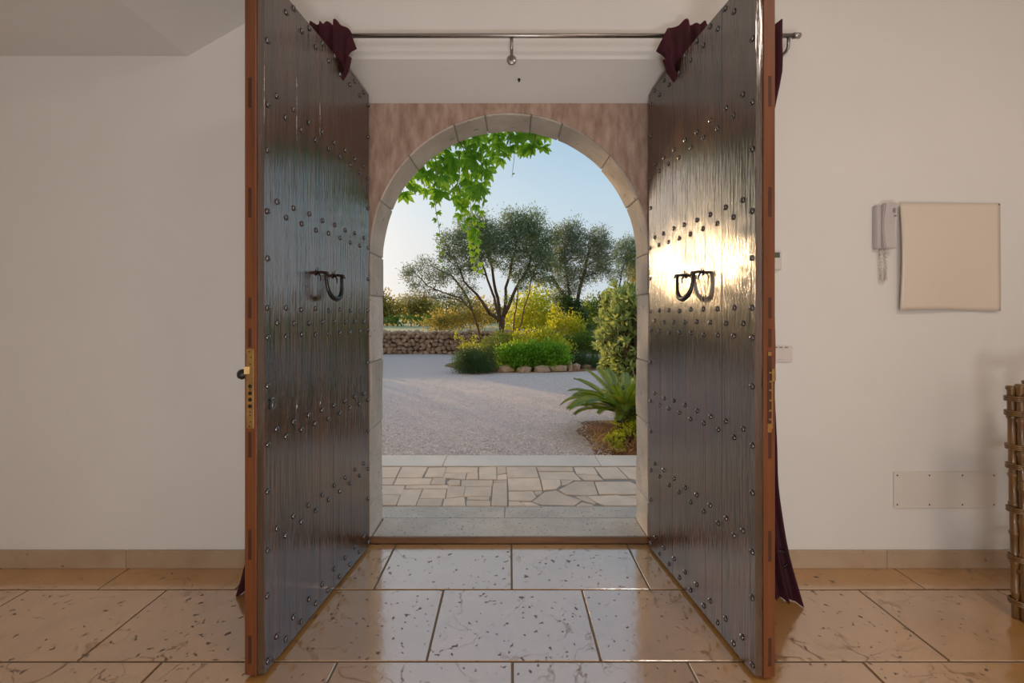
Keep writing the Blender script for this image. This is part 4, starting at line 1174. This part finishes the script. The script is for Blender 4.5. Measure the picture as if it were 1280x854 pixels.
poly = [(470, 262), (497, 258), (520, 248), (532, 250), (548, 262), (558, 248), (562, 256), (572, 268), (585, 262), (592, 240), (606, 252), (616, 240), (610, 226), (632, 214), (645, 200), (660, 205), (668, 186), (692, 180), (690, 120), (470, 120)]
def inside(x, y):
    c = False
    for (ax, ay), (bx, by) in zip(poly, poly[1:] + poly[:1]):
        if (ay > y) != (by > y) and x < (bx - ax) * (y - ay) / (by - ay) + ax: c = not c
    return c
spots = []
tries = 0
while len(spots) < 262 and tries < 30000:
    tries += 1
    px, py = rnd.uniform(468, 690), rnd.uniform(118, 262)
    if not inside(px, py + 6): continue
    if any((px - a) ** 2 + (py - b) ** 2 < 46 for a, b in spots): continue
    spots.append((px, py))
mb = MB()
for (px, py) in spots:
    Yv = rnd.uniform(2.74, 3.02)
    p = W(px, py - 8, Yv) - VO
    s = rnd.uniform(.66, 1.10)
    new_ob('leaf', rnd.choice(vm), vine, p, (rnd.uniform(-.5, .5), rnd.uniform(-.5, .5), rnd.uniform(-1.0, 1.0)), (s, s, s))
def strand(pts_px, Yv, n, s0, s1, ms, r=.0022):
    pts = [W(x, y, Yv) - VO for x, y in pts_px]
    mb.tube(pts, [r * (1 - .6 * i / len(pts)) for i in range(len(pts))], 4)
    for i in range(n):
        t = (i + .5) / n * (len(pts) - 1); k = min(int(t), len(pts) - 2)
        p = pts[k].lerp(pts[k + 1], t - k)
        s = s0 + (s1 - s0) * i / n
        sd = 1 if i % 2 else -1
        new_ob('leaf', rnd.choice(ms), vine, p + Vector((sd * .030 * s, rnd.uniform(-.02, .02), -.02 * s)), (rnd.uniform(-.4, .4), -sd * rnd.uniform(.2, .7), rnd.uniform(-1, 1)), (s,) * 3)
strand([(545, 200), (543, 245), (545, 265), (548, 280), (551, 300), (549, 312), (553, 330), (554, 345)], 2.86, 13, .45, .18, vm)
strand([(590, 190), (589, 235), (588, 262), (590, 280), (593, 300), (594, 318), (598, 338)], 2.84, 26, .62, .42, vy)
strand([(600, 185), (603, 215), (602, 240), (598, 262), (596, 285), (592, 300)], 2.80, 16, .70, .5, vm)
strand([(575, 190), (574, 235), (578, 262), (582, 275), (586, 290)], 2.88, 8, .8, .5, vm)
strand([(640, 170), (643, 195), (641, 212), (640, 222)], 2.85, 2, .2, .15, vm, .0018)
strand([(655, 160), (668, 175), (676, 180)], 2.85, 4, .9, .8, vm)
for i in range(16):                             # woody runners fanning out from the wall above the arch
    a = Vector((rnd.uniform(-1.0, .4), OY + .02, rnd.uniform(2.55, 2.8))) - VO
    b = W(rnd.uniform(480, 675), rnd.uniform(120, 215), rnd.uniform(2.76, 2.95)) - VO
    limb(mb, a, b, .0055, .0022, .10, .10, 6, 5)
mb.tube([Vector((-1.6, OY + .012, -.05)) - VO, Vector((-1.45, OY + .014, 1.2)) - VO, Vector((-1.3, OY + .014, 2.1)) - VO, Vector((-.9, OY + .014, 2.62)) - VO, Vector((-.2, OY + .014, 2.74)) - VO, Vector((.5, OY + .014, 2.72)) - VO], [.016, .014, .013, .011, .009, .005], 7)
mb.build('stem', M_stem, vine, smooth=True)
